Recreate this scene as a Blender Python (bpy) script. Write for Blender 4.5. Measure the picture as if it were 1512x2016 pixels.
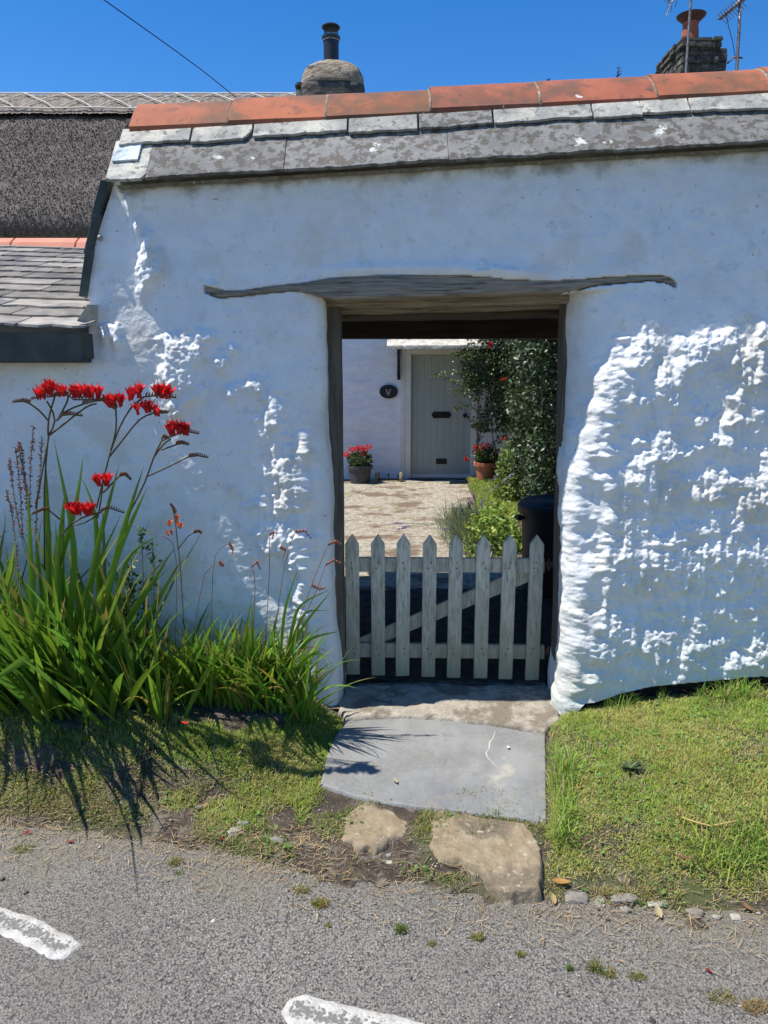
import bpy, bmesh, math, random
import numpy as np
from math import radians, sin, cos, pi
from mathutils import Vector

for o in list(bpy.data.objects): bpy.data.objects.remove(o)
SC = bpy.context.scene
COL = SC.collection
random.seed(7); RNG = np.random.default_rng(11)

# ------------------------------------------------------------ camera, sky, sun, exposure
PITCH = radians(11.0); CX, CY, CZ = 0.0, -3.4, 1.65; FPX = 1456.0
cd = bpy.data.cameras.new('camera'); cam = bpy.data.objects.new('camera', cd); COL.objects.link(cam)
cd.sensor_fit = 'VERTICAL'; cd.sensor_height = 36.0; cd.lens = 26.0
cd.clip_start = 0.05; cd.clip_end = 2000
cam.location = (CX, CY, CZ); cam.rotation_euler = (pi / 2 - PITCH, 0, 0)
SC.camera = cam

SUN_EL = radians(65.0); SUN_B = 0.072                 # nearly in the plane of the wall, from the left
sd = Vector((-cos(SUN_EL), -SUN_B, sin(SUN_EL))).normalized()
w = bpy.data.worlds.new("World"); SC.world = w; w.use_nodes = True
nt = w.node_tree; nt.nodes.clear()
sky = nt.nodes.new('ShaderNodeTexSky'); sky.sky_type = 'NISHITA'; sky.sun_disc = False
sky.sun_elevation = math.asin(sd.z); sky.sun_rotation = math.atan2(sd.x, sd.y)
sky.altitude = 0; sky.air_density = 1.0; sky.dust_density = 0.0; sky.ozone_density = 4.0
bg = nt.nodes.new('ShaderNodeBackground'); bg.inputs[1].default_value = 0.11
out = nt.nodes.new('ShaderNodeOutputWorld')
hs = nt.nodes.new('ShaderNodeHueSaturation'); hs.inputs['Saturation'].default_value = 1.35; hs.inputs['Hue'].default_value = 0.507; hs.inputs['Value'].default_value = 1.1
nt.links.new(sky.outputs[0], hs.inputs['Color']); nt.links.new(hs.outputs[0], bg.inputs[0]); nt.links.new(bg.outputs[0], out.inputs[0])
ld = bpy.data.lights.new('sun', 'SUN'); ld.energy = 5.0; ld.angle = radians(0.5); ld.color = (1.0, 0.95, 0.87)
sun = bpy.data.objects.new('sun', ld); COL.objects.link(sun)
sun.rotation_euler = sd.to_track_quat('Z', 'Y').to_euler()
SC.view_settings.view_transform = 'Standard'; SC.view_settings.look = 'None'
SC.view_settings.exposure = 0.48; SC.view_settings.gamma = 1.0
SC.render.engine = 'CYCLES'
SC.cycles.max_bounces = 8; SC.cycles.transparent_max_bounces = 8

# ------------------------------------------------------------ helpers
CP, SP = cos(PITCH), sin(PITCH)
def at(px, py, Y):
    """world point on the plane y = Y that lies behind a given point of the photograph (measuring aid)"""
    u = (px - 756) / FPX; v = (1008 - py) / FPX
    dy = CP + v * SP; dz = -SP + v * CP; t = (Y - CY) / dy
    return (CX + u * t, Y, CZ + dz * t)
def atz(px, py, z):
    u = (px - 756) / FPX; v = (1008 - py) / FPX
    dy = CP + v * SP; dz = -SP + v * CP; t = (z - CZ) / dz
    return (CX + u * t, CY + dy * t, z)
def proj(X, Y, Z):
    dx = X - CX; dy = Y - CY; dz = Z - CZ
    dep = dy * CP - dz * SP; up = dy * SP + dz * CP
    return 756 + FPX * dx / dep, 1008 - FPX * up / dep

def _h(ix, iy, s):
    n = (ix.astype(np.int64) * 374761393 + iy.astype(np.int64) * 668265263 + s * 1442695041) & 0xffffffff
    n = ((n ^ (n >> 13)) * 1274126177) & 0xffffffff
    return ((n ^ (n >> 16)) & 0xffff) / 65535.0
def vn(x, y, s=0):
    x = np.asarray(x, float); y = np.asarray(y, float)
    ix = np.floor(x); iy = np.floor(y); fx = x - ix; fy = y - iy
    fx = fx * fx * (3 - 2 * fx); fy = fy * fy * (3 - 2 * fy)
    a = _h(ix, iy, s); b = _h(ix + 1, iy, s); c = _h(ix, iy + 1, s); d = _h(ix + 1, iy + 1, s)
    return (a * (1 - fx) + b * fx) * (1 - fy) + (c * (1 - fx) + d * fx) * fy
def fbm(x, y, s=0, o=4, g=0.5):
    t = 0; a = 1; n = 0; x = np.asarray(x, float); y = np.asarray(y, float)
    for i in range(o):
        t = t + a * vn(x * 2 ** i + 17.3 * i, y * 2 ** i + 5.1 * i, s + i); n += a; a *= g
    return t / n
def sstep(a, b, x):
    t = np.clip((x - a) / (b - a), 0, 1); return t * t * (3 - 2 * t)
def ip(x, pts):
    return np.interp(x, [p[0] for p in pts], [p[1] for p in pts])

def link(o, parent=None):
    COL.objects.link(o)
    if parent is not None:
        o.parent = parent
        p = parent; L = Vector((0, 0, 0))
        while p is not None: L += p.location; p = p.parent
        o.location = -L
    return o
def tag(o, label=None, cat=None, group=None, kind=None):
    if label: o['label'] = label
    if cat: o['category'] = cat
    if group: o['group'] = group
    if kind: o['kind'] = kind
    return o
def thing(name, base, label, cat, group=None):
    o = bpy.data.objects.new(name, None); o.location = base; o.empty_display_size = 0.05; COL.objects.link(o)
    return tag(o, label, cat, group)
def np_mesh(name, V, Fq, mat, parent=None, col=None, smooth=False):
    """V (n,3); Fq: array (m,k) or list of arrays of faces"""
    V = np.asarray(V, np.float32)
    fl = Fq if isinstance(Fq, list) else [Fq]
    fl = [np.asarray(f, np.int32) for f in fl if len(f)]
    loops = np.concatenate([f.ravel() for f in fl]); cnt = np.concatenate([np.full(len(f), f.shape[1], np.int32) for f in fl])
    st = np.concatenate([[0], np.cumsum(cnt)[:-1]]).astype(np.int32)
    me = bpy.data.meshes.new(name)
    me.vertices.add(len(V)); me.vertices.foreach_set('co', V.ravel())
    me.loops.add(len(loops)); me.loops.foreach_set('vertex_index', loops)
    me.polygons.add(len(cnt)); me.polygons.foreach_set('loop_start', st); me.polygons.foreach_set('loop_total', cnt)
    me.update(calc_edges=True); me.validate(clean_customdata=False)
    if col is not None:
        col = np.asarray(col, np.float32)
        if col.shape[1] == 3: col = np.concatenate([col, np.ones((len(col), 1), np.float32)], 1)
        at_ = me.color_attributes.new('tint', 'FLOAT_COLOR', 'POINT'); at_.data.foreach_set('color', col.ravel())
    if smooth: me.polygons.foreach_set('use_smooth', np.ones(len(me.polygons), bool))
    me.materials.append(mat)
    o = bpy.data.objects.new(name, me)
    return link(o, parent)
def rebase(o, base):
    """give a single-mesh thing an origin at its base"""
    o.data.transform(__import__('mathutils').Matrix.Translation(-Vector(base))); o.location = base; return o

class MB:
    def __init__(s): s.v = []; s.f = []; s.c = []
    def add(s, vs, fs, col=(1, 1, 1)):
        n = len(s.v); s.v += [tuple(v) for v in vs]; s.f += [tuple(i + n for i in f) for f in fs]
        s.c += [tuple(col)] * len(vs)
    def box(s, x0, x1, y0, y1, z0, z1, col=(1, 1, 1)):
        vs = [(x, y, z) for z in (z0, z1) for y in (y0, y1) for x in (x0, x1)]
        s.add(vs, [(0, 2, 3, 1), (4, 5, 7, 6), (0, 1, 5, 4), (2, 6, 7, 3), (0, 4, 6, 2), (1, 3, 7, 5)], col)
    def prism(s, pts, d, col=(1, 1, 1)):
        """polygon of 3-D points extruded by vector d"""
        n = len(pts); vs = list(pts) + [tuple(Vector(p) + Vector(d)) for p in pts]
        fs = [tuple(range(n - 1, -1, -1)), tuple(range(n, 2 * n))] + [(i, (i + 1) % n, n + (i + 1) % n, n + i) for i in range(n)]
        s.add(vs, fs, col)
    def tube(s, pts, r, k=6, col=(1, 1, 1), caps=True):
        pts = [Vector(p) for p in pts]; n = len(pts)
        rs = r if isinstance(r, (list, tuple)) else [r] * n
        vs = []; up = None
        for i, p in enumerate(pts):
            t = (pts[min(i + 1, n - 1)] - pts[max(i - 1, 0)]).normalized()
            if up is None: up = Vector((0, 0, 1)) if abs(t.z) < .9 else Vector((1, 0, 0))
            a = t.cross(up).normalized(); b = a.cross(t).normalized(); up = b
            for j in range(k):
                an = 2 * pi * j / k; vs.append(p + (a * cos(an) + b * sin(an)) * rs[i])
        fs = [(i * k + j, i * k + (j + 1) % k, (i + 1) * k + (j + 1) % k, (i + 1) * k + j) for i in range(n - 1) for j in range(k)]
        if caps: fs += [tuple(range(k - 1, -1, -1)), tuple(range((n - 1) * k, n * k))]
        s.add(vs, fs, col)
    def lathe(s, prof, c, k=32, col=(1, 1, 1)):
        """prof: list of (radius, z) about centre c; closed at the ends when the radius is 0"""
        vs = []
        for r, z in prof:
            for j in range(k):
                a = 2 * pi * j / k; vs.append((c[0] + r * cos(a), c[1] + r * sin(a), c[2] + z))
        fs = [(i * k + j, i * k + (j + 1) % k, (i + 1) * k + (j + 1) % k, (i + 1) * k + j) for i in range(len(prof) - 1) for j in range(k)]
        s.add(vs, fs, col)
    def build(s, name, mat, parent=None, smooth=False, bevel=0, seg=2, autos=False):
        me = bpy.data.meshes.new(name); me.from_pydata(s.v, [], s.f)
        c = np.ones((len(s.v), 4), np.float32); c[:, :3] = np.array(s.c)
        a = me.color_attributes.new('tint', 'FLOAT_COLOR', 'POINT'); a.data.foreach_set('color', c.ravel())
        bm = bmesh.new(); bm.from_mesh(me); bmesh.ops.recalc_face_normals(bm, faces=bm.faces)
        if bevel:
            bmesh.ops.bevel(bm, geom=[e for e in bm.edges if len(e.link_faces) == 2 and e.calc_face_angle(0) > 0.5], offset=bevel, segments=seg, affect='EDGES', clamp_overlap=True)
        bm.to_mesh(me); bm.free()
        me.materials.append(mat)
        if smooth: me.polygons.foreach_set('use_smooth', np.ones(len(me.polygons), bool))
        if autos:
            me.polygons.foreach_set('use_smooth', np.ones(len(me.polygons), bool)); me.set_sharp_from_angle(angle=radians(35))
        o = bpy.data.objects.new(name, me); return link(o, parent)

# ------------------------------------------------------------ materials
def mat(name, c1, c2=None, scale=5, c3=None, s3=3, t3=(.55, .65), rough=.85, bump=.3, bscale=40, bdist=.01, spec=.3,
        stretch=(1, 1, 1), tint=False, detail=6, vor=None, metal=0, translucent=0, bump2=None, amount3=1.0, extra=None):
    m = bpy.data.materials.new(name); m.use_nodes = True; N = m.node_tree.nodes; L = m.node_tree.links
    b = N['Principled BSDF']; b.inputs['Roughness'].default_value = rough; b.inputs['Specular IOR Level'].default_value = spec
    b.inputs['Metallic'].default_value = metal
    tc = N.new('ShaderNodeTexCoord'); mp = N.new('ShaderNodeMapping'); mp.inputs['Scale'].default_value = stretch
    L.new(tc.outputs['Object'], mp.inputs['Vector']); vec = mp.outputs[0]
    def noise(sc, det=detail, ro=.6):
        n = N.new('ShaderNodeTexNoise'); n.inputs['Scale'].default_value = sc; n.inputs['Detail'].default_value = det
        n.inputs['Roughness'].default_value = ro; L.new(vec, n.inputs['Vector']); return n.outputs['Fac']
    def ramp(f, a, bb):
        r = N.new('ShaderNodeMapRange'); r.interpolation_type = 'SMOOTHSTEP'; r.inputs['From Min'].default_value = a; r.inputs['From Max'].default_value = bb
        L.new(f, r.inputs['Value']); return r.outputs[0]
    def mix(f, a, bb, mode='MIX'):
        x = N.new('ShaderNodeMix'); x.data_type = 'RGBA'; x.blend_type = mode
        if isinstance(f, (int, float)): x.inputs[0].default_value = f
        else: L.new(f, x.inputs[0])
        for i, q in ((6, a), (7, bb)):
            if isinstance(q, (tuple, list)): x.inputs[i].default_value = (*q[:3], 1)
            else: L.new(q, x.inputs[i])
        return x.outputs[2]
    c = c1
    if c2: c = mix(ramp(noise(scale), .35, .65), c1, c2)
    if c3:
        f = ramp(noise(s3), t3[0], t3[1])
        if amount3 < 1:
            mm = N.new('ShaderNodeMath'); mm.operation = 'MULTIPLY'; mm.inputs[1].default_value = amount3; L.new(f, mm.inputs[0]); f = mm.outputs[0]
        c = mix(f, c, c3)
    if extra: c = extra(N, L, vec, noise, ramp, mix, c, tc)
    if tint:
        a = N.new('ShaderNodeAttribute'); a.attribute_name = 'tint'; c = mix(1.0, c, a.outputs['Color'], 'MULTIPLY')
    if isinstance(c, (tuple, list)): b.inputs['Base Color'].default_value = (*c[:3], 1)
    else: L.new(c, b.inputs['Base Color'])
    if bump:
        h = noise(bscale, 8, .65)
        if vor:
            v = N.new('ShaderNodeTexVoronoi'); v.inputs['Scale'].default_value = vor; L.new(vec, v.inputs['Vector'])
            ad = N.new('ShaderNodeMath'); ad.operation = 'ADD'; L.new(h, ad.inputs[0]); L.new(v.outputs['Distance'], ad.inputs[1]); h = ad.outputs[0]
        bn = N.new('ShaderNodeBump'); bn.inputs['Strength'].default_value = bump; bn.inputs['Distance'].default_value = bdist
        L.new(h, bn.inputs['Height']); nrm = bn.outputs[0]
        if bump2:
            h2 = noise(bump2[0], 4, .5); b2 = N.new('ShaderNodeBump'); b2.inputs['Strength'].default_value = bump2[1]; b2.inputs['Distance'].default_value = bump2[2]
            L.new(h2, b2.inputs['Height']); L.new(nrm, b2.inputs['Normal']); nrm = b2.outputs[0]
        L.new(nrm, b.inputs['Normal'])
    if translucent:
        t = N.new('ShaderNodeBsdfTranslucent'); ms = N.new('ShaderNodeMixShader'); ms.inputs[0].default_value = translucent
        if isinstance(c, (tuple, list)): t.inputs['Color'].default_value = (*c[:3], 1)
        else: L.new(c, t.inputs['Color'])
        L.new(b.outputs[0], ms.inputs[1]); L.new(t.outputs[0], ms.inputs[2]); L.new(ms.outputs[0], N['Material Output'].inputs['Surface'])
    return m

def zcoord(N, L, tc, which='Z'):
    s = N.new('ShaderNodeSeparateXYZ'); L.new(tc.outputs['Object'], s.inputs[0]); return s.outputs[which]
def wall_extra(N, L, vec, noise, ramp, mix, c, tc):
    # ochre grime blotches, algae under the slates, green damp at the foot
    c = mix(ramp(noise(3.4, 6), .50, .66), c, (.70, .675, .61)); c = mix(ramp(noise(14, 6), .58, .64), c, (.70, .70, .67)); c = mix(ramp(noise(45, 4), .68, .71), c, (.42, .40, .34))
    z = zcoord(N, L, tc)
    s = N.new('ShaderNodeSeparateXYZ'); L.new(tc.outputs['Object'], s.inputs[0])
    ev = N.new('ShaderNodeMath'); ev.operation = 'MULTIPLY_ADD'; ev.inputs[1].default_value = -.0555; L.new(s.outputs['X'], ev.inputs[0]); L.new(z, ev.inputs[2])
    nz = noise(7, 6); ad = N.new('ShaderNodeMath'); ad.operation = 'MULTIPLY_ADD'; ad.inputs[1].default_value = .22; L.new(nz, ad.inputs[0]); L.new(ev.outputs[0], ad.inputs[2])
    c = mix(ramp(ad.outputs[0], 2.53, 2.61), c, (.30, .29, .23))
    lo = N.new('ShaderNodeMath'); lo.operation = 'MULTIPLY_ADD'; lo.inputs[1].default_value = .9; L.new(nz, lo.inputs[0]); L.new(z, lo.inputs[2])
    r = N.new('ShaderNodeMapRange'); r.inputs['From Min'].default_value = 1.05; r.inputs['From Max'].default_value = .45; L.new(lo.outputs[0], r.inputs['Value'])
    mm = N.new('ShaderNodeMath'); mm.operation = 'MULTIPLY'; mm.inputs[1].default_value = .4; L.new(r.outputs[0], mm.inputs[0])
    return mix(mm.outputs[0], c, (.40, .45, .38))

M = {}
M['whitewash'] = mat('whitewash', (.80, .81, .80), (.74, .75, .74), 9, rough=.9, bump=.6, bscale=70, bdist=.006, bump2=(20, .5, .014), extra=wall_extra)
M['back_wall'] = mat('back_wall_whitewash', (.80, .81, .82), (.72, .73, .75), 5, rough=.9, bump=.6, bscale=6, bdist=.03, stretch=(1, 1, 2.4))
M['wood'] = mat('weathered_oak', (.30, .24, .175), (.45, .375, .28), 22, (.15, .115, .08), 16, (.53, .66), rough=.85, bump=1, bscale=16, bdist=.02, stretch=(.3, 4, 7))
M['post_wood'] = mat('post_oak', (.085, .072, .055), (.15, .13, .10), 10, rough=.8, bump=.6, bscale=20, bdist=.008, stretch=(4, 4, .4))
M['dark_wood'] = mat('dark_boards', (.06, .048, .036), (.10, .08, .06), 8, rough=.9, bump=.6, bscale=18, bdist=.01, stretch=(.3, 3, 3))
def picket_extra(N, L, vec, noise, ramp, mix, c, tc):
    z = zcoord(N, L, tc)
    a = N.new('ShaderNodeMath'); a.operation = 'MULTIPLY_ADD'; a.inputs[1].default_value = .5; L.new(noise(12, 6), a.inputs[0]); L.new(z, a.inputs[2])
    r = N.new('ShaderNodeMapRange'); r.inputs['From Min'].default_value = .85; r.inputs['From Max'].default_value = .25; r.inputs['To Max'].default_value = .9; L.new(a.outputs[0], r.inputs['Value'])
    c = mix(r.outputs[0], c, (.22, .22, .14))
    return mix(ramp(noise(40, 6), .54, .70), c, (.25, .24, .19))
M['picket'] = mat('weathered_white_paint', (.62, .57, .46), (.43, .395, .30), 20, rough=.8, bump=.5, bscale=30, bdist=.004, stretch=(3, 1, .5), extra=picket_extra, tint=True)
def rust_x(N, L, vec, noise, ramp, mix, c, tc):
    return mix(ramp(noise(6), .4, .6), c, (.24, .11, .05))
M['iron'] = mat('rusty_iron', (.05, .045, .04), rough=.7, bump=.3, extra=rust_x)
def slate_extra(N, L, vec, noise, ramp, mix, c, tc):
    c = mix(ramp(noise(3.2, 3), .56, .60), c, (.62, .61, .55))
    return mix(ramp(noise(16, 3), .66, .70), c, (.75, .75, .70))
M['slate_pale'] = mat('pale_lichened_slate', (.38, .37, .33), (.27, .27, .25), 9, (.50, .48, .41), 6, (.45, .6), rough=.9, bump=.9, bscale=26, bdist=.012, tint=True, extra=lambda N, L, v, n, r, m_, c, tc: m_(r(n(28, 6), .55, .66), c, (.17, .165, .145)))
M['slate_dark'] = mat('blotched_slate', (.235, .235, .222), (.175, .175, .165), 6, (.115, .102, .088), 27, (.48, .55), rough=.8, bump=.8, bscale=30, bdist=.01, tint=True, extra=lambda N, L, v, n, r, m_, c, tc: m_(r(n(7, 5), .64, .68), c, (.62, .62, .57)))
M['slate_roof'] = mat('lean_to_slate', (.165, .15, .132), (.25, .232, .20), 8, (.11, .11, .115), 6, (.5, .65), rough=.7, bump=.6, bscale=25, bdist=.006, tint=True)
M['slate_hang'] = mat('green_black_slate', (.035, .045, .042), (.06, .07, .065), 9, (.10, .12, .09), 5, (.6, .75), rough=.5, bump=.4, bscale=20, bdist=.004)
def tile_extra(N, L, vec, noise, ramp, mix, c, tc):
    c = mix(ramp(noise(4, 8), .46, .64), c, (.15, .08, .05)); c = mix(ramp(noise(11, 6), .52, .64), c, (.22, .085, .05))
    c = mix(ramp(noise(22, 6), .60, .72), c, (.09, .065, .045))
    c = mix(ramp(noise(9, 3), .70, .715), c, (.55, .5, .45))
    return c
M['tile'] = mat('terracotta_tile', (.36, .118, .058), (.28, .092, .05), 5, rough=.8, bump=.3, bscale=40, bdist=.004, extra=tile_extra, tint=True)
M['tile_clean'] = mat('new_terracotta', (.62, .26, .17), (.54, .22, .15), 5, rough=.8, bump=.2, bscale=40, bdist=.003, tint=True)
M['mortar'] = mat('old_mortar', (.30, .27, .20), (.18, .16, .12), 30, (.5, .48, .4), 40, (.6, .7), rough=.95, bump=1, bscale=60, bdist=.01)
M['thatch'] = mat('weathered_thatch', (.108, .094, .083), (.135, .12, .106), 22, (.085, .074, .065), 9, (.5, .7), rough=.95, bump=.5, bscale=40, bdist=.02, stretch=(1.6, 1, 1), tint=True)
M['straw'] = mat('pale_straw', (.23, .20, .165), (.14, .12, .10), 14, rough=.9, bump=.8, bscale=30, bdist=.02, tint=True)
M['spar'] = mat('hazel_spar', (.55, .51, .45), rough=.8, bump=0)
M['stone'] = mat('chimney_rubble', (.30, .245, .175), (.40, .35, .27), 9, (.12, .10, .08), 6, (.52, .62), rough=.95, bump=1, bscale=9, bdist=.12, stretch=(.8, .8, 1.6))
M['stone_dark'] = mat('blackened_stone', (.075, .071, .064), (.135, .128, .112), 7, (.23, .22, .18), 8, (.56, .66), rough=.95, bump=1, bscale=9, bdist=.10, stretch=(1, 1, 2.2))
M['cement'] = mat('pale_cement', (.48, .46, .41), (.34, .32, .28), 8, rough=.95, bump=.6, bscale=20, bdist=.03)
M['black_metal'] = mat('black_enamel', (.018, .018, .02), rough=.35, bump=0, spec=.5)
M['grey_metal'] = mat('galvanised_pole', (.32, .31, .29), (.16, .13, .11), 30, rough=.5, metal=.6, bump=0)
M['pot_red'] = mat('red_clay_pot', (.38, .12, .07), (.24, .08, .05), 8, rough=.8, bump=.2)
M['pot_rust'] = mat('sooty_clay_cap', (.13, .05, .035), (.07, .035, .03), 8, rough=.8, bump=.2)
M['terracotta'] = mat('terracotta_pot', (.46, .17, .09), (.36, .13, .075), 9, rough=.8, bump=.2, bscale=40, bdist=.003)
M['grey_pot'] = mat('grey_plastic', (.06, .065, .07), (.045, .048, .052), 12, rough=.5, bump=0)
M['bin'] = mat('black_plastic', (.004, .0045, .006), rough=.6, bump=0, spec=.5)
def door_extra(N, L, vec, noise, ramp, mix, c, tc):
    w_ = N.new('ShaderNodeTexWave'); w_.wave_type = 'BANDS'; w_.bands_direction = 'X'; w_.inputs['Scale'].default_value = 3.6; L.new(tc.outputs['Object'], w_.inputs['Vector'])
    return c
M['door'] = mat('sage_grey_paint', (.35, .38, .345), (.32, .35, .315), 4, rough=.5, bump=.1, bscale=10, bdist=.002, stretch=(2, 1, .3))
M['frame'] = mat('cream_frame_paint', (.68, .67, .61), (.62, .61, .56), 6, rough=.6, bump=.1)
M['canopy'] = mat('lichened_slab', (.52, .49, .42), (.36, .34, .30), 14, (.68, .65, .58), 10, (.5, .6), rough=.95, bump=.8, bscale=25, bdist=.02)
M['black_paint'] = mat('black_paint', (.012, .012, .013), rough=.45, bump=0)
M['plaque'] = mat('cast_plaque', (.02, .022, .024), rough=.4, bump=.2, bscale=60, bdist=.002)
M['plaque_fig'] = mat('raised_figure', (.36, .27, .24), (.25, .18, .16), 40, rough=.6, bump=.3, bscale=60, bdist=.003)
M['mossy_end'] = mat('mossy_cast_stone', (.36, .32, .20), (.22, .19, .12), 20, rough=.95, bump=.6, bscale=40, bdist=.01)
M['leaf'] = mat('leaf', (.9, .9, .9), rough=.45, bump=0, tint=True, translucent=.35, spec=.4)
M['blade'] = mat('blade', (.9, .9, .9), rough=.42, bump=0, tint=True, translucent=.42, spec=.45)
M['grass'] = mat('grass_blade', (.9, .9, .9), rough=.6, bump=0, tint=True, translucent=.35, spec=.2)
M['gloss_leaf'] = mat('glossy_leaf', (.9, .9, .9), rough=.42, bump=0, tint=True, translucent=.15, spec=.45)
M['petal'] = mat('petal', (.9, .9, .9), rough=.5, bump=0, tint=True, translucent=.35, spec=.3)
M['stem'] = mat('stem', (.9, .9, .9), rough=.7, bump=0, tint=True)
M['soil'] = mat('dark_soil', (.055, .042, .032), (.11, .088, .066), 9, (.19, .16, .12), 12, (.52, .66), rough=1, bump=1, bscale=30, bdist=.03, extra=lambda N, L, v, n, r, m_, c, tc: m_(r(n(2.2, 5), .5, .64), c, (.085, .10, .035)))
M['court'] = mat('courtyard_stone', (.46, .42, .34), (.25, .21, .155), 30, (.17, .115, .08), 2.3, (.50, .60), rough=.95, bump=1, bscale=16, bdist=.04, stretch=(.9, 1.1, 1), amount3=.9,
                 extra=lambda N, L, v, n, r, m_, c, tc: m_(r(n(2.7, 6), .58, .68), c, (.20, .21, .08)))
M['passage_shade'] = mat('shade_tinted_cobbles', (.024, .022, .02), (.045, .04, .035), 14, rough=.8, bump=1, bscale=16, bdist=.03)  # shade under the passage roof is put into this near-black floor colour
def slab_extra(N, L, vec, noise, ramp, mix, c, tc):
    c = mix(ramp(noise(70, 4), .45, .8), c, (.25, .25, .24)); c = mix(ramp(noise(1.6, 4), .5, .7), c, (.165, .172, .175)); c = mix(ramp(noise(12, 8), .56, .66), c, (.21, .20, .18))
    return mix(ramp(noise(4.5, 9), .63, .72), c, (.36, .335, .28))
M['slab'] = mat('blue_grey_slate_slab', (.185, .185, .178), (.25, .25, .24), 4, rough=.6, bump=.35, bscale=12, bdist=.006, extra=slab_extra, bump2=(45, .3, .003))
M['vein'] = mat('pale_quartz_vein', (.48, .45, .38), (.38, .35, .30), 30, rough=.9, bump=.3)
M['step'] = mat('buff_stone', (.24, .185, .115), (.31, .25, .165), 13, (.16, .13, .09), 5, (.50, .64), rough=.9, bump=1, bscale=26, bdist=.014, extra=lambda N, L, v, n, r, m_, c, tc: m_(r(n(30, 5), .58, .68), c, (.40, .345, .26)))
M['threshold'] = mat('worn_threshold', (.30, .27, .22), (.40, .36, .29), 16, (.20, .17, .13), 6, (.5, .62), rough=.95, bump=.9, bscale=24, bdist=.02)
M['pebble'] = mat('pebble_stone', (.24, .225, .20), (.15, .14, .125), 30, rough=.85, bump=.5, bscale=40, bdist=.006, tint=True)
M['footing'] = mat('dark_footing_rock', (.022, .02, .018), (.055, .048, .04), 10, (.09, .085, .07), 14, (.58, .7), rough=.9, bump=1, bscale=16, bdist=.05, stretch=(1, 1, 3))
def road_extra(N, L, vec, noise, ramp, mix, c, tc):
    v = N.new('ShaderNodeTexVoronoi'); v.inputs['Scale'].default_value = 150; v.inputs['Randomness'].default_value = 1
    L.new(tc.outputs['Object'], v.inputs['Vector'])
    sp = N.new('ShaderNodeSeparateColor'); L.new(v.outputs['Color'], sp.inputs[0])
    c = mix(ramp(sp.outputs[0], .0, .6), (.12, .113, .106), c)
    c = mix(ramp(sp.outputs[1], .88, .99), c, (.32, .30, .27))
    c = mix(ramp(v.outputs['Distance'], .5, .8), c, (.06, .056, .053))
    # dusty brown dirt in patches towards the verge
    s = N.new('ShaderNodeSeparateXYZ'); L.new(tc.outputs['Object'], s.inputs[0])
    a = N.new('ShaderNodeMath'); a.operation = 'MULTIPLY_ADD'; a.inputs[1].default_value = .23; L.new(s.outputs['X'], a.inputs[0]); L.new(s.outputs['Y'], a.inputs[2])
    b = N.new('ShaderNodeMath'); b.operation = 'MULTIPLY_ADD'; b.inputs[1].default_value = 1.0; L.new(noise(2.2, 6), b.inputs[0]); L.new(a.outputs[0], b.inputs[2])
    f = ramp(b.outputs[0], -.95, -.45)
    mm = N.new('ShaderNodeMath'); mm.operation = 'MULTIPLY'; mm.inputs[1].default_value = .7; L.new(f, mm.inputs[0])
    c = mix(ramp(noise(1.3, 6), .45, .65), c, mix(.35, c, (.11, .10, .09)))
    return mix(mm.outputs[0], c, (.17, .146, .108))
M['road'] = mat('chipped_asphalt', (.195, .183, .160), (.24, .226, .197), 2.5, rough=.85, bump=.9, bscale=90, bdist=.005, vor=150, extra=road_extra, spec=.35)
def paint_extra(N, L, vec, noise, ramp, mix, c, tc):
    v = N.new('ShaderNodeTexVoronoi'); v.inputs['Scale'].default_value = 95; L.new(tc.outputs['Object'], v.inputs['Vector'])
    at_ = N.new('ShaderNodeAttribute'); at_.attribute_name = 'tint'
    s = N.new('ShaderNodeSeparateColor'); L.new(at_.outputs['Color'], s.inputs[0])
    ad = N.new('ShaderNodeMath'); ad.operation = 'MULTIPLY_ADD'; ad.inputs[1].default_value = .55; L.new(v.outputs['Distance'], ad.inputs[0])
    mm = N.new('ShaderNodeMath'); mm.operation = 'MULTIPLY_ADD'; mm.inputs[1].default_value = .75; L.new(noise(40, 6), mm.inputs[0]); L.new(s.outputs[0], mm.inputs[2])
    L.new(mm.outputs[0], ad.inputs[2])
    return mix(ramp(ad.outputs[0], 1.06, 1.24), (.165, .158, .147), c)
M['paint'] = mat('worn_road_paint', (.50, .49, .455), (.36, .35, .32), 22, rough=.8, bump=.6, bscale=60, bdist=.004, vor=95, extra=paint_extra)

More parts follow.
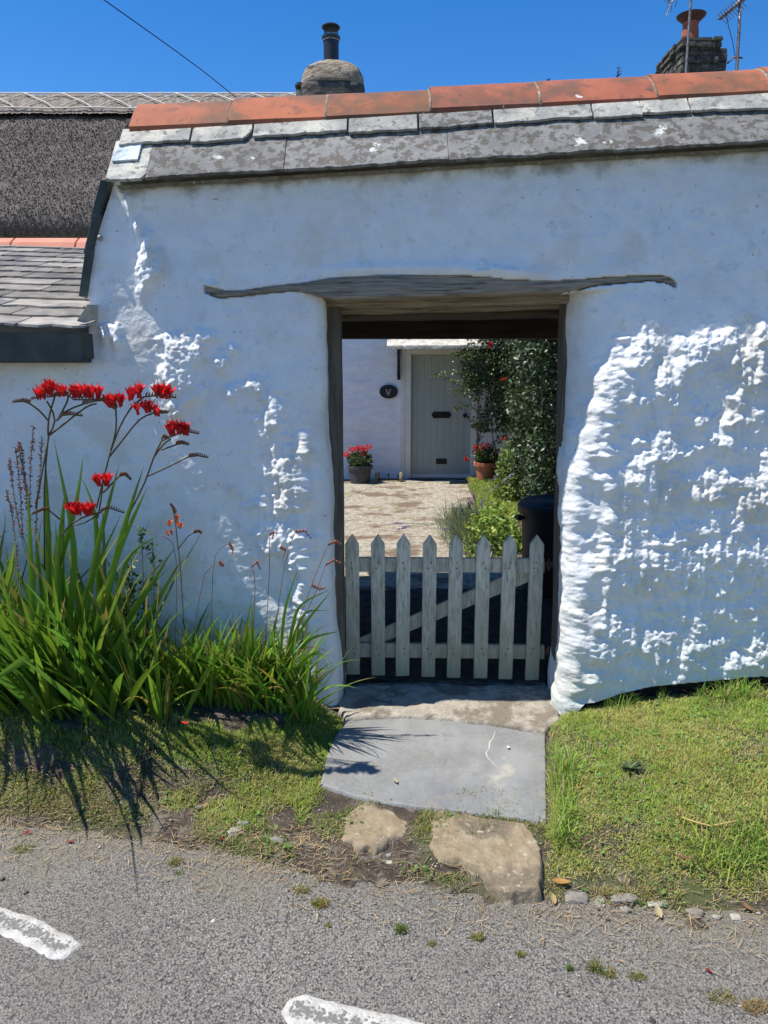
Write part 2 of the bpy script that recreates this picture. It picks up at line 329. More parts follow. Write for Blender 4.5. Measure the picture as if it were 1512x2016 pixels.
# ============================================================ THE GROUND
def yedge(x): return ip(x, [(-30, .8), (-1.6, -.74), (-.9, -.85), (-.36, -1.03), (.54, -1.21), (1.24, -1.31), (3, -1.52), (30, -4)])
def xpath_l(y): return ip(y, [(-1.2, -.44), (-.62, -.35), (-.4, -.32), (-.04, -.24), (.2, -.24)])
def xpath_r(y): return ip(y, [(-1.3, .52), (-.85, .632), (-.19, .76), (0, .90), (.3, .92)])
def gz(x, y):
    x = np.asarray(x, float); y = np.asarray(y, float)
    n = fbm(x * 2.3, y * 2.3, 3, 4) - .5; n2 = fbm(x * 14, y * 14, 9, 3) - .5
    ye = yedge(x)
    zp = ip(y, [(-1.3, -.105), (-.9, -.07), (-.1, -.045), (.05, -.035), (.6, -.012), (1, 0)]) + n2 * .012
    # left bank
    top = ip(y, [(-.75, .02), (-.45, .085), (-.15, .13), (0, .15)]) + n * .05 + n2 * .02
    top = top + .05 * sstep(-.8, -1.6, x)
    fr = np.where(x < -1.0, ye + .16, np.minimum(-.56, ye + .42)) + (fbm(x * 5, x * 0, 5, 3) - .5) * .12
    k = sstep(fr - .15, fr + .16, y) * sstep(.05, -.24, x - xpath_l(y) + .0 + (fbm(y * 6, y * 0, 6, 3) - .5) * .06)
    zl = zp * (1 - k) + top * k
    # right bank
    topr = ip(x, [(.6, -.03), (.95, -.01), (1.3, .055), (1.8, .115), (2.6, .15)]) + ip(y, [(-1.3, -.05), (-.6, .035), (-.2, .02), (0, 0)]) + n * .03 + n2 * .012
    frr = ye + .07 + (fbm(x * 6, x * 0 + 3, 8, 3) - .5) * .1
    kr = sstep(frr - .07, frr + .30, y) * sstep(-.015, .05, x - xpath_r(y) - (fbm(y * 7, y * 0, 12, 3) - .5) * .03)
    z = zl * (1 - kr) + topr * kr
    # under the road and in the courtyard
    rd = sstep(ye + .06, ye - .06, y)
    z = z * (1 - rd) + (-.104 + n2 * .006) * rd
    deep = sstep(ye - .05, ye - .25, y); z = z * (1 - deep) + (-.16) * deep
    ins = sstep(.02, .3, y); z = z * (1 - ins) + (-.03) * ins
    edge = np.exp(-((y - ye) / .12) ** 2)
    return z + edge * n2 * .02
def axis(a, b, fa, fb, fine, coarse):
    l = list(np.arange(fa, fb + 1e-6, fine)); x = fa; s = fine
    while x > a: s *= 1.35; x -= s; l.insert(0, max(x, a))
    x = fb; s = fine
    while x < b: s *= 1.35; x += s; l.append(min(x, b))
    return np.array(l)
def grid_faces(nx, ny):
    i = np.arange(nx - 1); j = np.arange(ny - 1); I, J = np.meshgrid(i, j)
    a = (J * nx + I).ravel(); return np.stack([a, a + 1, a + nx + 1, a + nx], 1)
gx = axis(-90, 90, -2.3, 2.4, .014, 1); gy = axis(-90, 90, -1.75, .25, .014, 1)
GX, GY = np.meshgrid(gx, gy); GZ = gz(GX.ravel(), GY.ravel())
ground = np_mesh('ground', np.stack([GX.ravel(), GY.ravel(), GZ], 1), grid_faces(len(gx), len(gy)), M['soil'], smooth=True)
tag(ground, 'dark earth bank and verge', None, None, 'structure')

rx = axis(-40, 40, -2.2, 2.4, .02, 1); t = np.concatenate([np.linspace(0, 1.0, 60) * .35, np.linspace(.37, 6.5, 14)])
RX, T = np.meshgrid(rx, t); RY = yedge(RX) + .09 + (fbm(RX * 3, RX * 0, 21, 4) - .5) * .1 * np.exp(-T * 3) - T
RZ = -.1 - .012 * (1 - sstep(0, .1, T)) + .006 * (fbm(RX * 1.2, RY * 1.2, 2, 3) - .5)
road = np_mesh('road', np.stack([RX.ravel(), RY.ravel(), RZ.ravel()], 1), grid_faces(len(rx), len(t))[:, ::-1], M['road'], smooth=True)
tag(road, None, None, None, 'structure')

cx_ = np.linspace(-9, 9, 500); cy_ = np.linspace(.02, 7.9, 220); A, B = np.meshgrid(cx_, cy_)
Z = -.0 + (fbm(A * 3, B * 5, 31, 5) - .5) * .035 - .035 * (1 - sstep(.05, .9, B)) + .02 - .07 * ((A > -.6) & (A < 1.42) & (B > .33) & (B < 1.96))
court = np_mesh('courtyard_path', np.stack([A.ravel(), B.ravel(), Z.ravel()], 1), grid_faces(500, 220), M['court'], smooth=True)
tag(court, None, None, None, 'structure')

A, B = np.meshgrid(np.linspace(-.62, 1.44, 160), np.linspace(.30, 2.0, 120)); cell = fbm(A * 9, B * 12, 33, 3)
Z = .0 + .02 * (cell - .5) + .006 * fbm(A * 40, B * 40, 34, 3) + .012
pf = np_mesh('passage_floor', np.stack([A.ravel(), B.ravel(), Z.ravel()], 1), grid_faces(160, 120), M['passage_shade'], smooth=True); tag(pf, None, None, None, 'structure')  # separate floor sheet whose dark colour carries the passage shade

def paint_strip(name, top, bot, label, n=90, rows=(1, .9, .62, .45, .38, .38, .44, .6, .9, 1)):
    top = np.array([atz(*p, -.094)[:2] for p in top]); bot = np.array([atz(*p, -.094)[:2] for p in bot])
    def res(p):
        d = np.concatenate([[0], np.cumsum(np.linalg.norm(np.diff(p, axis=0), axis=1))]); u = np.linspace(0, d[-1], n)
        return np.stack([np.interp(u, d, p[:, 0]), np.interp(u, d, p[:, 1])], 1)
    a, b = res(top), res(bot); V = []; C = []
    m = len(rows)
    for j in range(m):
        f = j / (m - 1); p = a * (1 - f) + b * f; k = j in (0, m - 1)
        p = p + (np.stack([fbm(np.arange(n) * .35, np.full(n, j * .0), 40 + j, 3), fbm(np.arange(n) * .35, np.full(n, 9.), 50 + j, 3)], 1) - .5) * (.012 if k else .004)
        for q in range(n): V.append((p[q, 0], p[q, 1], -.0935 if not (j in (0, m - 1) or q in (0, n - 1)) else -.1)); C.append((rows[j] if 2 < q < n - 3 else 1,) * 3)
    o = np_mesh(name, V, grid_faces(n, m)[:, ::-1], M['paint'], col=np.array(C), smooth=True)
    return tag(o, label, None, None, 'structure')
paint_strip('road_marking', [(-200, 1722), (-60, 1762), (0, 1782), (60, 1800), (150, 1846), (161, 1857)], [(-200, 1790), (-60, 1820), (0, 1838), (60, 1862), (100, 1886), (124, 1886)], 'worn white dash')
paint_strip('road_marking', [(566, 1966), (600, 1952), (640, 1966), (780, 1996), (1000, 2060), (1200, 2110)], [(552, 1992), (570, 2016), (640, 2045), (780, 2085), (1000, 2150), (1200, 2210)], 'worn white dash')

# stones of the path: polygon in photo pixels -> real slab with thickness
def stone_slab(name, px, z, thick, m, label, cat, rough=.006, jag=.012, zs=None, step=.0045, edge=.022, cleft=.003):
    pts = np.array([atz(a_, b_, z)[:2] for a_, b_ in px]); x0, y0 = pts.min(0) - .03; x1, y1 = pts.max(0) + .03
    gx_l = np.arange(x0, x1, step); gy_l = np.arange(y0, y1, step); A, B = np.meshgrid(gx_l, gy_l)
    ins = np.zeros(A.shape, bool); dist = np.full(A.shape, 9.)
    n = len(pts)
    for q in range(n):
        (ax, ay), (bx, by) = pts[q], pts[(q + 1) % n]; ex, ey = bx - ax, by - ay
        t = np.clip(((A - ax) * ex + (B - ay) * ey) / (ex * ex + ey * ey), 0, 1); dist = np.minimum(dist, np.hypot(A - ax - t * ex, B - ay - t * ey))
        cond = ((ay > B) != (by > B)); xi = ax + (B - ay) * ex / (ey if abs(ey) > 1e-9 else 1e-9); ins ^= cond & (A < xi)
    dd = np.where(ins, dist, -dist) + (fbm(A * 22, B * 22, 61, 4, .6) - .5) * jag * 2
    k_ = 1 - np.clip(dd / edge, 0, 1); Z = -thick * k_ ** 2.2
    cl = fbm(A * 6, B * 6, 78, 4, .6) * 5; Z = Z + (np.floor(cl) + sstep(.0, .18, cl - np.floor(cl))) * cleft + (fbm(A * 8, B * 8, 77, 4) - .5) * rough * 2 + (fbm(A * 60, B * 60, 79, 3) - .5) * rough * .35
    Z = Z + (z if zs is None else ip(B, zs)) - .008
    f = grid_faces(len(gx_l), len(gy_l)); keep = (dd.ravel()[f] > -.006).all(1)
    f = f[keep]; used = np.unique(f); re_ = np.full(A.size, -1); re_[used] = np.arange(len(used))
    V = np.stack([A.ravel(), B.ravel(), Z.ravel()], 1)[used]
    o = np_mesh(name, V, re_[f], m, smooth=True); c = pts.mean(0); rebase(o, (c[0], c[1], z - thick)); return tag(o, label, cat)
ZS = [(-.9, -.052), (-.05, -.016)]
stone_slab('slate_slab', [(684, 1420), (830, 1415), (960, 1427), (1075, 1446), (1078, 1520), (1079, 1608), (960, 1594), (870, 1584), (760, 1572), (700, 1560), (628, 1538), (640, 1490), (660, 1445)], -.03, .05, M['slab'], 'large flat blue-grey slate slab in front of the gate threshold', 'slab', zs=ZS, jag=.004, rough=.002, edge=.008, cleft=.0012)
stone_slab('stepping_stone', [(696, 1584), (720, 1574), (742, 1576), (752, 1586), (780, 1592), (792, 1606), (808, 1614), (812, 1634), (800, 1648), (772, 1654), (766, 1668), (738, 1678), (722, 1670), (700, 1672), (690, 1658), (668, 1650), (672, 1630), (662, 1614), (680, 1602)], -.060, .06, M['step'], 'small rounded buff stone below the slate slab, left of the larger stone', 'stone', rough=.008, jag=.014)
stone_slab('stepping_stone', [(846, 1600), (870, 1590), (960, 1606), (1040, 1618), (1068, 1660), (1074, 1710), (1070, 1752), (1035, 1757), (1010, 1762), (985, 1756), (968, 1742), (955, 1732), (940, 1712), (920, 1705), (905, 1692), (880, 1690), (860, 1686), (848, 1670), (838, 1660)], -.056, .07, M['step'], 'large angular buff stone at the road edge, right of the small rounded one', 'stone', rough=.012)
stone_slab('threshold_stone', [(664, 1300), (1100, 1300), (1108, 1380), (1106, 1424), (1075, 1438), (960, 1424), (830, 1413), (720, 1411), (676, 1416), (655, 1380)], -.008, .06, M['threshold'], 'worn pale stone threshold under the picket gate', 'threshold', rough=.008)

# ============================================================ THE GATEWAY WALL
gate_wall = thing('gateway_wall', (0, 0, 0), 'whitewashed rubble wall with an oak lintel over the gate opening and a slate and terracotta coping', 'wall')
def zeave(x): return 2.425 + (x + 1.171) * .0555            # underside of the slates
def zfoot(x):
    return ip(x, [(-5, -.1), (.95, -.1), (1.0, .045), (1.15, .10), (1.3, .135), (1.8, .19), (5, .23)])
xs_ = np.concatenate([np.linspace(-5, -2.1, 40)[:-1], np.arange(-2.1, 2.1, .006), np.linspace(2.1, 5, 40)])
zs_ = np.arange(-.16, 2.80, .006)
NX, NZ = len(xs_), len(zs_)
X, Zg = np.meshgrid(xs_, zs_)
# wrap the plaster round the two jambs
XC = .32; ZL = 1.985
Yb = np.zeros_like(X); Xb = X.copy(); NXv = np.zeros_like(X); NYv = -np.ones_like(X)
below = Zg < ZL
WRP = np.zeros_like(X)
def wrap(side):
    global Xb, Yb, NXv, NYv, WRP
    wob = .018 * (fbm(Zg * 3, Zg * 0 + side, 170, 3) - .5) * 2
    if side < 0:
        R = .085 + 0 * Zg; xs = -.405 + wob; d = (X - xs) * 1.35; sel = below & (X > xs) & (X <= XC)
        xr = ip(Zg, [(0, -.235), (1.9, -.268)])
    else:
        R = ip(Zg, [(0, .12), (1.0, .17), (1.6, .26), (2, .2)]); xe = ip(Zg, [(0, .915), (.3, .900), (1, .885), (1.9, .855)])
        xs = xe + R + wob; d = (xs - X) * 1.35; sel = below & (X < xs) & (X > XC)
    Lr = R * pi / 2; ang = np.clip(d / R, 0, pi / 2); ext = np.maximum(0, d - Lr)
    if side < 0:
        nx = xs + (xr - (xs)) * np.sin(ang) + ext * .0; nX = np.sin(ang)
    else:
        nx = xs - R * np.sin(ang); nX = -np.sin(ang)
    ny = R * (1 - np.cos(ang)) + ext
    WRP = np.where(sel, sstep(.15, .8, ang), WRP)
    Xb = np.where(sel, nx, Xb); Yb = np.where(sel, np.minimum(ny, .27), Yb); NXv = np.where(sel, nX, NXv); NYv = np.where(sel, -np.cos(ang), NYv)
wrap(-1); wrap(1)
PX, PY = proj(Xb, Yb, Zg)
def blob(l):
    m = np.zeros_like(X)
    for (bx, by, rx_, ry_, *s) in l:
        s_ = s[0] if s else 1
        m = np.maximum(m, s_ * np.exp(-(((PX - bx) / rx_) ** 2 + ((PY - by) / ry_) ** 2) * .8))
    return m
BL = [(490, 760, 60, 20, .62), (540, 840, 40, 60, .5), (570, 930, 40, 60, .62), (560, 1060, 60, 50, .66), (600, 1180, 30, 60, .66), (1262, 668, 34, 18, 1.3), (1238, 700, 26, 26, 1.3), (1205, 745, 28, 34, 1.3), (1186, 790, 24, 24, 1.2), (1200, 830, 26, 20, .9), (1160, 850, 34, 28, 1.3), (1145, 900, 30, 40, 1.3),
      (1175, 880, 30, 26, 1.0), (1135, 980, 20, 60, 1.3), (1135, 1080, 18, 70, 1.3), (1140, 1180, 20, 70, 1.3), (1135, 1290, 18, 60, 1.3), (1125, 1370, 16, 50, 1.4),
      (1345, 680, 32, 20), (1395, 672, 40, 22), (1430, 665, 22, 20, 1.1), (1345, 710, 24, 20), (1460, 700, 40, 16, .9), (1490, 735, 40, 26, 1.1), (1500, 660, 24, 24, 1.1), (1300, 745, 22, 34, 1.0), (1312, 790, 16, 22, .9),
      (1245, 780, 22, 18, .85), (1370, 820, 18, 22, .95), (1433, 826, 22, 14, 1.1), (1415, 860, 22, 14, .8), (1482, 805, 12, 10, .8), (1270, 868, 30, 14, .9), (1300, 885, 42, 20, 1.05), (1262, 900, 20, 20, .9),
      (1268, 950, 24, 34, .95), (1232, 985, 20, 14, .8), (1300, 955, 14, 18, .8), (1440, 940, 60, 20, .95), (1390, 965, 36, 18, .85), (1490, 975, 40, 22, .95), (1510, 920, 20, 40, 1.0), (1410, 1002, 60, 9, .8),
      (1365, 1030, 46, 10, 1.1), (1430, 1030, 26, 16, 1.1), (1470, 1060, 50, 26, 1.1), (1420, 1085, 50, 22, 1.0), (1300, 1055, 34, 12, .95), (1240, 1085, 36, 18, 1.0), (1290, 1095, 50, 18, 1.1), (1345, 1110, 46, 18, 1.1), (1360, 1080, 40, 14, .9),
      (1205, 1058, 46, 10, .95), (1190, 1100, 50, 26, 1.05), (1220, 1130, 40, 16, .95), (1500, 1105, 30, 24, 1.0), (1430, 1130, 50, 20, .9), (1270, 1150, 12, 20, .7), (1395, 1190, 60, 14, 1.0), (1350, 1200, 30, 14, .9), (1475, 1185, 40, 14, .95),
      (1180, 1210, 50, 22, 1.1), (1215, 1235, 36, 26, 1.1), (1160, 1260, 36, 40, 1.0), (1285, 1240, 34, 14, .95), (1270, 1260, 20, 12, .8), (1370, 1245, 34, 22, .95), (1420, 1240, 30, 8, .7), (1490, 1265, 36, 30, .95), (1450, 1290, 20, 16, .85), (1155, 1325, 30, 18, .95), (1350, 1285, 16, 12, .7),
      # left of the gate
      (298, 518, 20, 28, 1.5), (291, 484, 10, 28, 1.3), (254, 390, 4, 20, 1.1), (270, 440, 5, 16, 1.0), (218, 648, 16, 14, 1.0), (236, 668, 10, 8, .8), (277, 572, 8, 7, .9), (418, 557, 9, 5, 1.2), (340, 668, 26, 14, 1.2),
      (362, 690, 34, 30, 1.3), (355, 735, 30, 30, 1.3), (372, 765, 26, 24, 1.3), (350, 800, 18, 14, .9), (408, 655, 22, 12, 1.0), (435, 705, 16, 14, .95), (462, 682, 14, 8, .85), (500, 752, 20, 13, .95), (465, 757, 26, 8, .8),
      (528, 775, 14, 14, .9), (542, 770, 8, 8, .9), (530, 800, 12, 7, .9), (602, 870, 11, 22, 1.1), (575, 915, 22, 24, 1.1), (590, 955, 20, 30, 1.1), (570, 985, 34, 14, 1.1), (500, 992, 30, 8, .95), (520, 975, 10, 5, .7), (540, 1040, 44, 16, .95),
      (590, 1040, 30, 26, 1.15), (590, 1090, 26, 30, 1.15), (540, 1080, 30, 12, .8), (600, 1150, 18, 50, .95), (610, 1230, 12, 26, .8), (455, 958, 8, 4, .7), (992, 529, 26, 5, 1.2), (920, 533, 18, 3, .9), (950, 531, 14, 4, .9)]
bl = blob(BL)
n1 = fbm(X * 19, Zg * 28, 101, 5, .76); n2 = fbm(X * 40, Zg * 58, 120, 4, .65)
Mk = sstep(.52, .58, np.minimum(bl * np.where(PX < 700, 1.5, 1.2), 1.36) * .95 + (n1 - .5) * 1.7 + (n2 - .5) * 1.0)
reg = sstep(1120, 1210, PX) * sstep(640, 690, PY) * sstep(1360, 1310, PY)
Mk = np.maximum(Mk, sstep(.60, .66, (.42 + .16 * sstep(860, 980, PY)) * reg + (bl > .25) * .10 + (fbm(X * 22, Zg * 38, 133, 5, .8) - .5) * 2.0 + (n2 - .5) * .9) * (reg > .3))
Mk[(bl < .18) & (reg < .3)] = 0
Mk *= sstep(1.14, .9, np.abs(PX - 800) / 720.) * 0 + 1
h = np.zeros_like(X); cur = np.zeros(NX); dz = .006
for r in range(NZ - 1, -1, -1):
    m = Mk[r]
    cur = cur + dz * (m * .55 * np.maximum(0, 1 - cur / .045) - (1 - m) * 26 * cur)
    h[r] = cur
for _ in range(1): h[:, 1:-1] = (h[:, :-2] + 2 * h[:, 1:-1] + h[:, 2:]) / 4
# slow undulation, broad swell of the right wall, hand-thrown texture
h += .030 * (fbm(X * 1.1, Zg * 1.3, 140, 3) - .5) + .020 * (fbm(X * 4, Zg * 5, 150, 3) - .5) + .009 * (fbm(X * 12, Zg * 14, 155, 3) - .5) + .0045 * (fbm(X * 15, Zg * 42, 157, 3) - .5) * sstep(1.7, 1.2, Zg)
h += .045 * sstep(.80, 1.0, X) * np.exp(-((Zg - 1.30) / .70) ** 2) + .02 * sstep(-.5, -1.0, X) * np.exp(-((Zg - 1.2) / .8) ** 2)
h += .035 * np.exp(-((Zg - .05) / .3) ** 2) + .026 * (np.clip(Zg, 0, 1.6) - 1.6) * sstep(-.2, -.4, X)
rough = .10 + .90 * np.clip(bl * 1.2, 0, 1)
h += rough * (.020 * (n2 - .5) + .010 * (fbm(X * 80, Zg * 90, 160, 3) - .5) + .010 * (fbm(X * 50, Zg * 50, 165, 2) - .5))
h += (.018 * (n1 - .5)) * (Mk * .8 + .12)
hl = .04 * sstep(.80, 1.0, X) * np.exp(-((Zg - 1.30) / .70) ** 2); hs_ = h.copy()
for _ in range(14):
    hs_[1:-1, 1:-1] = (hs_[:-2, 1:-1] + hs_[2:, 1:-1] + hs_[1:-1, :-2] + hs_[1:-1, 2:]) / 4
h = h * (1 - .65 * WRP) + hs_ * .65 * WRP
def beam_top(px): return ip(px, [(405, 562), (440, 571), (480, 571), (540, 562), (600, 556), (650, 547), (760, 542), (900, 541), (960, 545), (1000, 550), (1060, 552), (1130, 551), (1200, 544), (1260, 542), (1300, 541), (1318, 546), (1330, 556)])
def beam_bot(px): return ip(px, [(405, 575), (430, 585), (470, 582), (520, 576), (580, 571), (615, 580), (660, 590), (1095, 576), (1130, 572), (1170, 562), (1230, 556), (1280, 552), (1310, 556), (1330, 566)])
PXp, PYp = proj(X, np.zeros_like(X), Zg)
inb = (PXp > 402) & (PXp < 1330) & (PYp > beam_top(PXp) + 1) & (PYp < beam_bot(PXp) + 2)
h = np.where(inb, -.03, h)
h += .014 * sstep(600, 700, PXp) * sstep(1120, 1010, PXp) * np.exp(-((PYp - beam_top(PXp) + 14) / 12.) ** 2)
ribs = .010 * (fbm(Xb * 3 + Yb * 9, Zg * 3.0, 180, 4) - .5)
h = np.where(Yb > .02, h + ribs * 1.4, h)
VX = Xb + NXv * h; VY = Yb + NYv * h
gabV = ip(Zg, [(1.93, -1.295), (1.97, -1.315), (2.2, -1.255), (2.43, -1.165), (2.9, -1.0)])
VX = np.where((Zg > 1.93) & (X < gabV), gabV, VX)
Zf = np.maximum(Zg, zfoot(X) + .008 * (fbm(X * 9, X * 0, 91, 3) - .5) * (X > 1))
V = np.stack([VX.ravel(), VY.ravel(), Zf.ravel()], 1)
fc = grid_faces(NX, NZ); j = fc[:, 0] // NX; i = fc[:, 0] % NX
cxx = X[j, i]; czz = Zg[j, i]
ic = np.searchsorted(xs_, XC) - 1
gab = ip(czz, [(1.93, -1.295), (1.97, -1.315), (2.2, -1.255), (2.43, -1.165), (2.9, -1.0)])
keep = (czz < zeave(cxx) + .05) & ~((cxx < gab - .006) & (czz > 1.93)) & ~((i == ic) & (czz < ZL)) & (czz > zfoot(cxx) - .006)
keep &= ~((cxx < -1.32) & (czz > 1.80))
keep &= ~((czz < .0 + .0) & (cxx > -.1) & (cxx < .8) & False)
np_mesh('plaster_face', V, fc[keep], M['whitewash'], gate_wall, smooth=True)

# masonry core behind the plaster, the passage walls and ceiling boards
mb = MB()
mb.box(-5, -.36, .10, .60, -.15, 1.78); mb.box(-1.28, -.36, .10, .6, 1.78, 2.40)
mb.box(.955, 1.2, .275, .60, -.15, 2.0); mb.box(1.2, 5, .10, .60, -.15, 2.45); mb.box(-1.28, 5, .14, .6, 2.06, 2.42)
mb.box(-1.28, -.62, .6, 2.15, -.1, 2.2); mb.box(1.45, 1.75, .6, 2.15, -.1, 2.2); mb.box(1.75, 5, .6, 2.15, -.1, 2.2)
mb.build('masonry', M['back_wall'], gate_wall)
mb = MB(); mb.box(.93, 5, .012, .12, -.16, .30)
ft = mb.build('footing', M['footing'], gate_wall)
bm = bmesh.new(); bm.from_mesh(ft.data); bmesh.ops.subdivide_edges(bm, edges=[e for e in bm.edges if e.calc_length() > 1], cuts=160, use_grid_fill=True)
bmesh.ops.subdivide_edges(bm, edges=[e for e in bm.edges if .2 < e.calc_length() < .5], cuts=10, use_grid_fill=True)
for v in bm.verts:
    if v.co.y < .05: v.co.y += (float(fbm(v.co.x * 9, v.co.z * 22, 300, 4)) - .5) * .07
bm.to_mesh(ft.data); bm.free()
mb = MB()
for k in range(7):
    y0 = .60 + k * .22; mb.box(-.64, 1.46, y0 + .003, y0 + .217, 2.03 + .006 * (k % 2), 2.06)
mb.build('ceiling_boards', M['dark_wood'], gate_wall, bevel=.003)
# lintel: rough-hewn front beam and the beams behind it
def beam(name, pxs, top, bot, yf, yb, m, seed, amp=.006, proud=.010):
    n = len(pxs); prof = 8; soff = 8; V = []; rows = prof + soff
    for r in range(rows):
        for q, p in enumerate(pxs):
            X0, _, zt = at(p, top(p), yf); _, _, zb = at(p, bot(p), yf)
            if r < prof:
                f = r / (prof - 1); z = zt * (1 - f) + zb * f; y = yf - proud * math.sin(pi * min(f, .5) * 1.0) + amp * 2 * (float(fbm(X0 * 3, z * 40, seed, 4)) - .5) + .012 * (float(fbm(X0 * 1.2, z * 14, seed + 9, 3)) - .5)
            else:
                f = (r - prof + 1) / soff; z = zb + .012 * (float(fbm(X0 * 2, f * 6, seed + 3, 3)) - .5); y = yf + (yb - yf) * f
            V.append((X0, y, z))
    # back and top closed by a last row
    for q, p in enumerate(pxs):
        X0, _, zt = at(p, top(p), yf); V.append((X0, yb, zt))
    f = grid_faces(n, rows + 1)
    top_f = np.array([(q, rows * n + q, rows * n + q + 1, q + 1) for q in range(n - 1)])
    return np_mesh(name, V, np.concatenate([f, top_f]), m, gate_wall, smooth=True)
beam('lintel', list(np.linspace(408, 1327, 150)), beam_top, beam_bot, -.004, .15, M['wood'], 200)
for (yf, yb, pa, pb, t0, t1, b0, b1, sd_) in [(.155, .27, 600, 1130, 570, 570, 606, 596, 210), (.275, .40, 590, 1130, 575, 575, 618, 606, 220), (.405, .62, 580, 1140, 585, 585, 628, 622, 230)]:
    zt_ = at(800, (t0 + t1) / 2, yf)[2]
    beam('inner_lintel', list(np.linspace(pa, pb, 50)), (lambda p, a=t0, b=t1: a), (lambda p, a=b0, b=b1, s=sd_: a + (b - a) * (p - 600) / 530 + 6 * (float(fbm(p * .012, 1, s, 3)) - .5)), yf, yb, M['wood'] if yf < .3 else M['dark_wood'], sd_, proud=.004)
mb = MB(); za = at(800, 668, 2.15)[2]
mb.box(-.7, 1.5, 2.0, 2.15, za, 2.2); mb.build('rear_lintel', M['dark_wood'], gate_wall, bevel=.006)
# door posts
def post(x0t, x1t, x0b, x1b, y0, y1, zb, zt):
    mb = MB(); n = 26; vs = []
    for k in range(n):
        f = k / (n - 1); z = zb + (zt - zb) * f; a = x0b + (x0t - x0b) * f; b = x1b + (x1t - x1b) * f; wv = (float(fbm(z * 4, x0t, 250, 3)) - .5) * .012
        vs += [(a + wv, y0 + wv * .5, z), (b + wv * .4, y0 + wv * .3, z), (b + wv * .4, y1, z), (a + wv, y1, z)]
    fs = [(k * 4 + j, k * 4 + (j + 1) % 4, k * 4 + 4 + (j + 1) % 4, k * 4 + 4 + j) for k in range(n - 1) for j in range(4)] + [(3, 2, 1, 0), (4 * n - 4, 4 * n - 3, 4 * n - 2, 4 * n - 1)]
    mb.add(vs, fs); return mb.build('door_post', M['post_wood'], gate_wall, bevel=.004)
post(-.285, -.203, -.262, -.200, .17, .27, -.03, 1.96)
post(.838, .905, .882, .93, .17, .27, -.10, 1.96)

# slated coping
R45 = None
def slope_pt(s, t, lift=0):
    """s along the roof (metres of x), t up the slope; lift proud of it"""
    y0, y1 = -.075, .25; z0 = 2.414 + (s + 1.171) * .0555; z1 = z0 + .385
    y = y0 + (y1 - y0) * t; z = z0 + (z1 - z0) * t; n = Vector((0, -(z1 - z0), (y1 - y0))).normalized()
    return Vector((s, y, z)) + n * lift
def slate(mb, s0, s1, t0, t1, lift, th, col, rag=.02, cut=0, skew=0, sr=0):
    k = max(4, int((s1 - s0) / .008)); P = []
    rr = random.Random(sr)
    for q in range(k + 1):
        f = q / k; s = s0 + (s1 - s0) * f; t = t0 + (float(fbm(s * 12, sr, 260, 4, .65)) - .5) * rag * 2
        if cut and f > 1 - .12: t += cut * (f - .88) / .12
        P.append((s + skew * (1 - 0), t))
    P.append((s1 + (skew * .0), t1)); P.append((s0, t1))
    top = [slope_pt(s, t, lift + th + (.004 if t < .3 else 0) * 0) for s, t in P]; bot = [slope_pt(s, t, lift) for s, t in P]
    n = len(P); mb.add([*top, *bot], [tuple(range(n)), tuple(range(2 * n - 1, n - 1, -1))] + [(i, n + i, n + (i + 1) % n, (i + 1) % n) for i in range(n)], col)
def xs_at(pxl, py, Y): return [at(p, py(p), Y)[0] for p in pxl]
low = MB(); hi = MB(); dk = MB()
e0 = lambda p: 362 - (p - 210) * .0591
bounds = [at(p, e0(p), -.07)[0] for p in (210, 289, 560, 883, 1235)] + [2.15, 3.0, 3.9, 5.0]
for q in range(len(bounds) - 1):
    g = random.Random(q).uniform(.88, 1.12); tgt = hi if q == 0 else dk
    slate(tgt, bounds[q] + .0006, bounds[q + 1] - .0006, .0, .52, .004 + .002 * (q % 2), .014, (g, g, g), rag=.024, sr=q + 1, cut=.06 if q == 0 else 0)
c0 = lambda p: 297 - (p - 240) * .05
b2 = [at(p, c0(p), .055)[0] for p in (236, 377, 498, 685, 823, 970, 1165, 1355, 1540)] + [2.1, 2.6, 3.2, 3.8, 4.4, 5.0]
for q in range(len(b2) - 1):
    g = random.Random(q + 40).uniform(.88, 1.12)
    tgt = dk if q == 4 else hi
    if q == 6: 
        slate(tgt, b2[q] + .003, b2[q] + (b2[q + 1] - b2[q]) * .5, .39, .62, .024, .013, (g, g, g), rag=.02, sr=77)
        slate(tgt, b2[q] + (b2[q + 1] - b2[q]) * .5 + .002, b2[q + 1] - .003, .405, .62, .024, .013, (g * .95, g * .95, g * .93), rag=.02, sr=78); continue
    slate(tgt, b2[q] + .004, b2[q + 1] - .004, .40 + .02 * random.Random(q).uniform(-1, 1), .62, .024, .013, (g, g, g), rag=.026, sr=q + 20, cut=.10 if q in (1,) else 0)
slate(low, at(226, 325, -.02)[0] - .01, at(272, 325, -.02)[0], .22, .42, .020, .008, (1.25, 1.45, 1.75), rag=.004, sr=5)
hi.build('slate_course', M['slate_pale'], gate_wall, bevel=.002, seg=1)
dk.build('slate_course', M['slate_dark'], gate_wall, bevel=.002, seg=1)
low.build('slate_chip', M['slate_pale'], gate_wall)
# rear slope, mostly out of sight
mb = MB()
for k in range(6):
    y0, z0 = .33 + k * .31, 2.76 - k * .075
    mb.prism([(-1.2, y0, z0 + .03), (5, y0, z0 + .03 + .344), (5, y0 + .36, z0 - .06 + .344), (-1.2, y0 + .36, z0 - .06)], (0, 0, -.02), (1, 1, 1))
mb.build('rear_slates', M['slate_roof'], gate_wall)
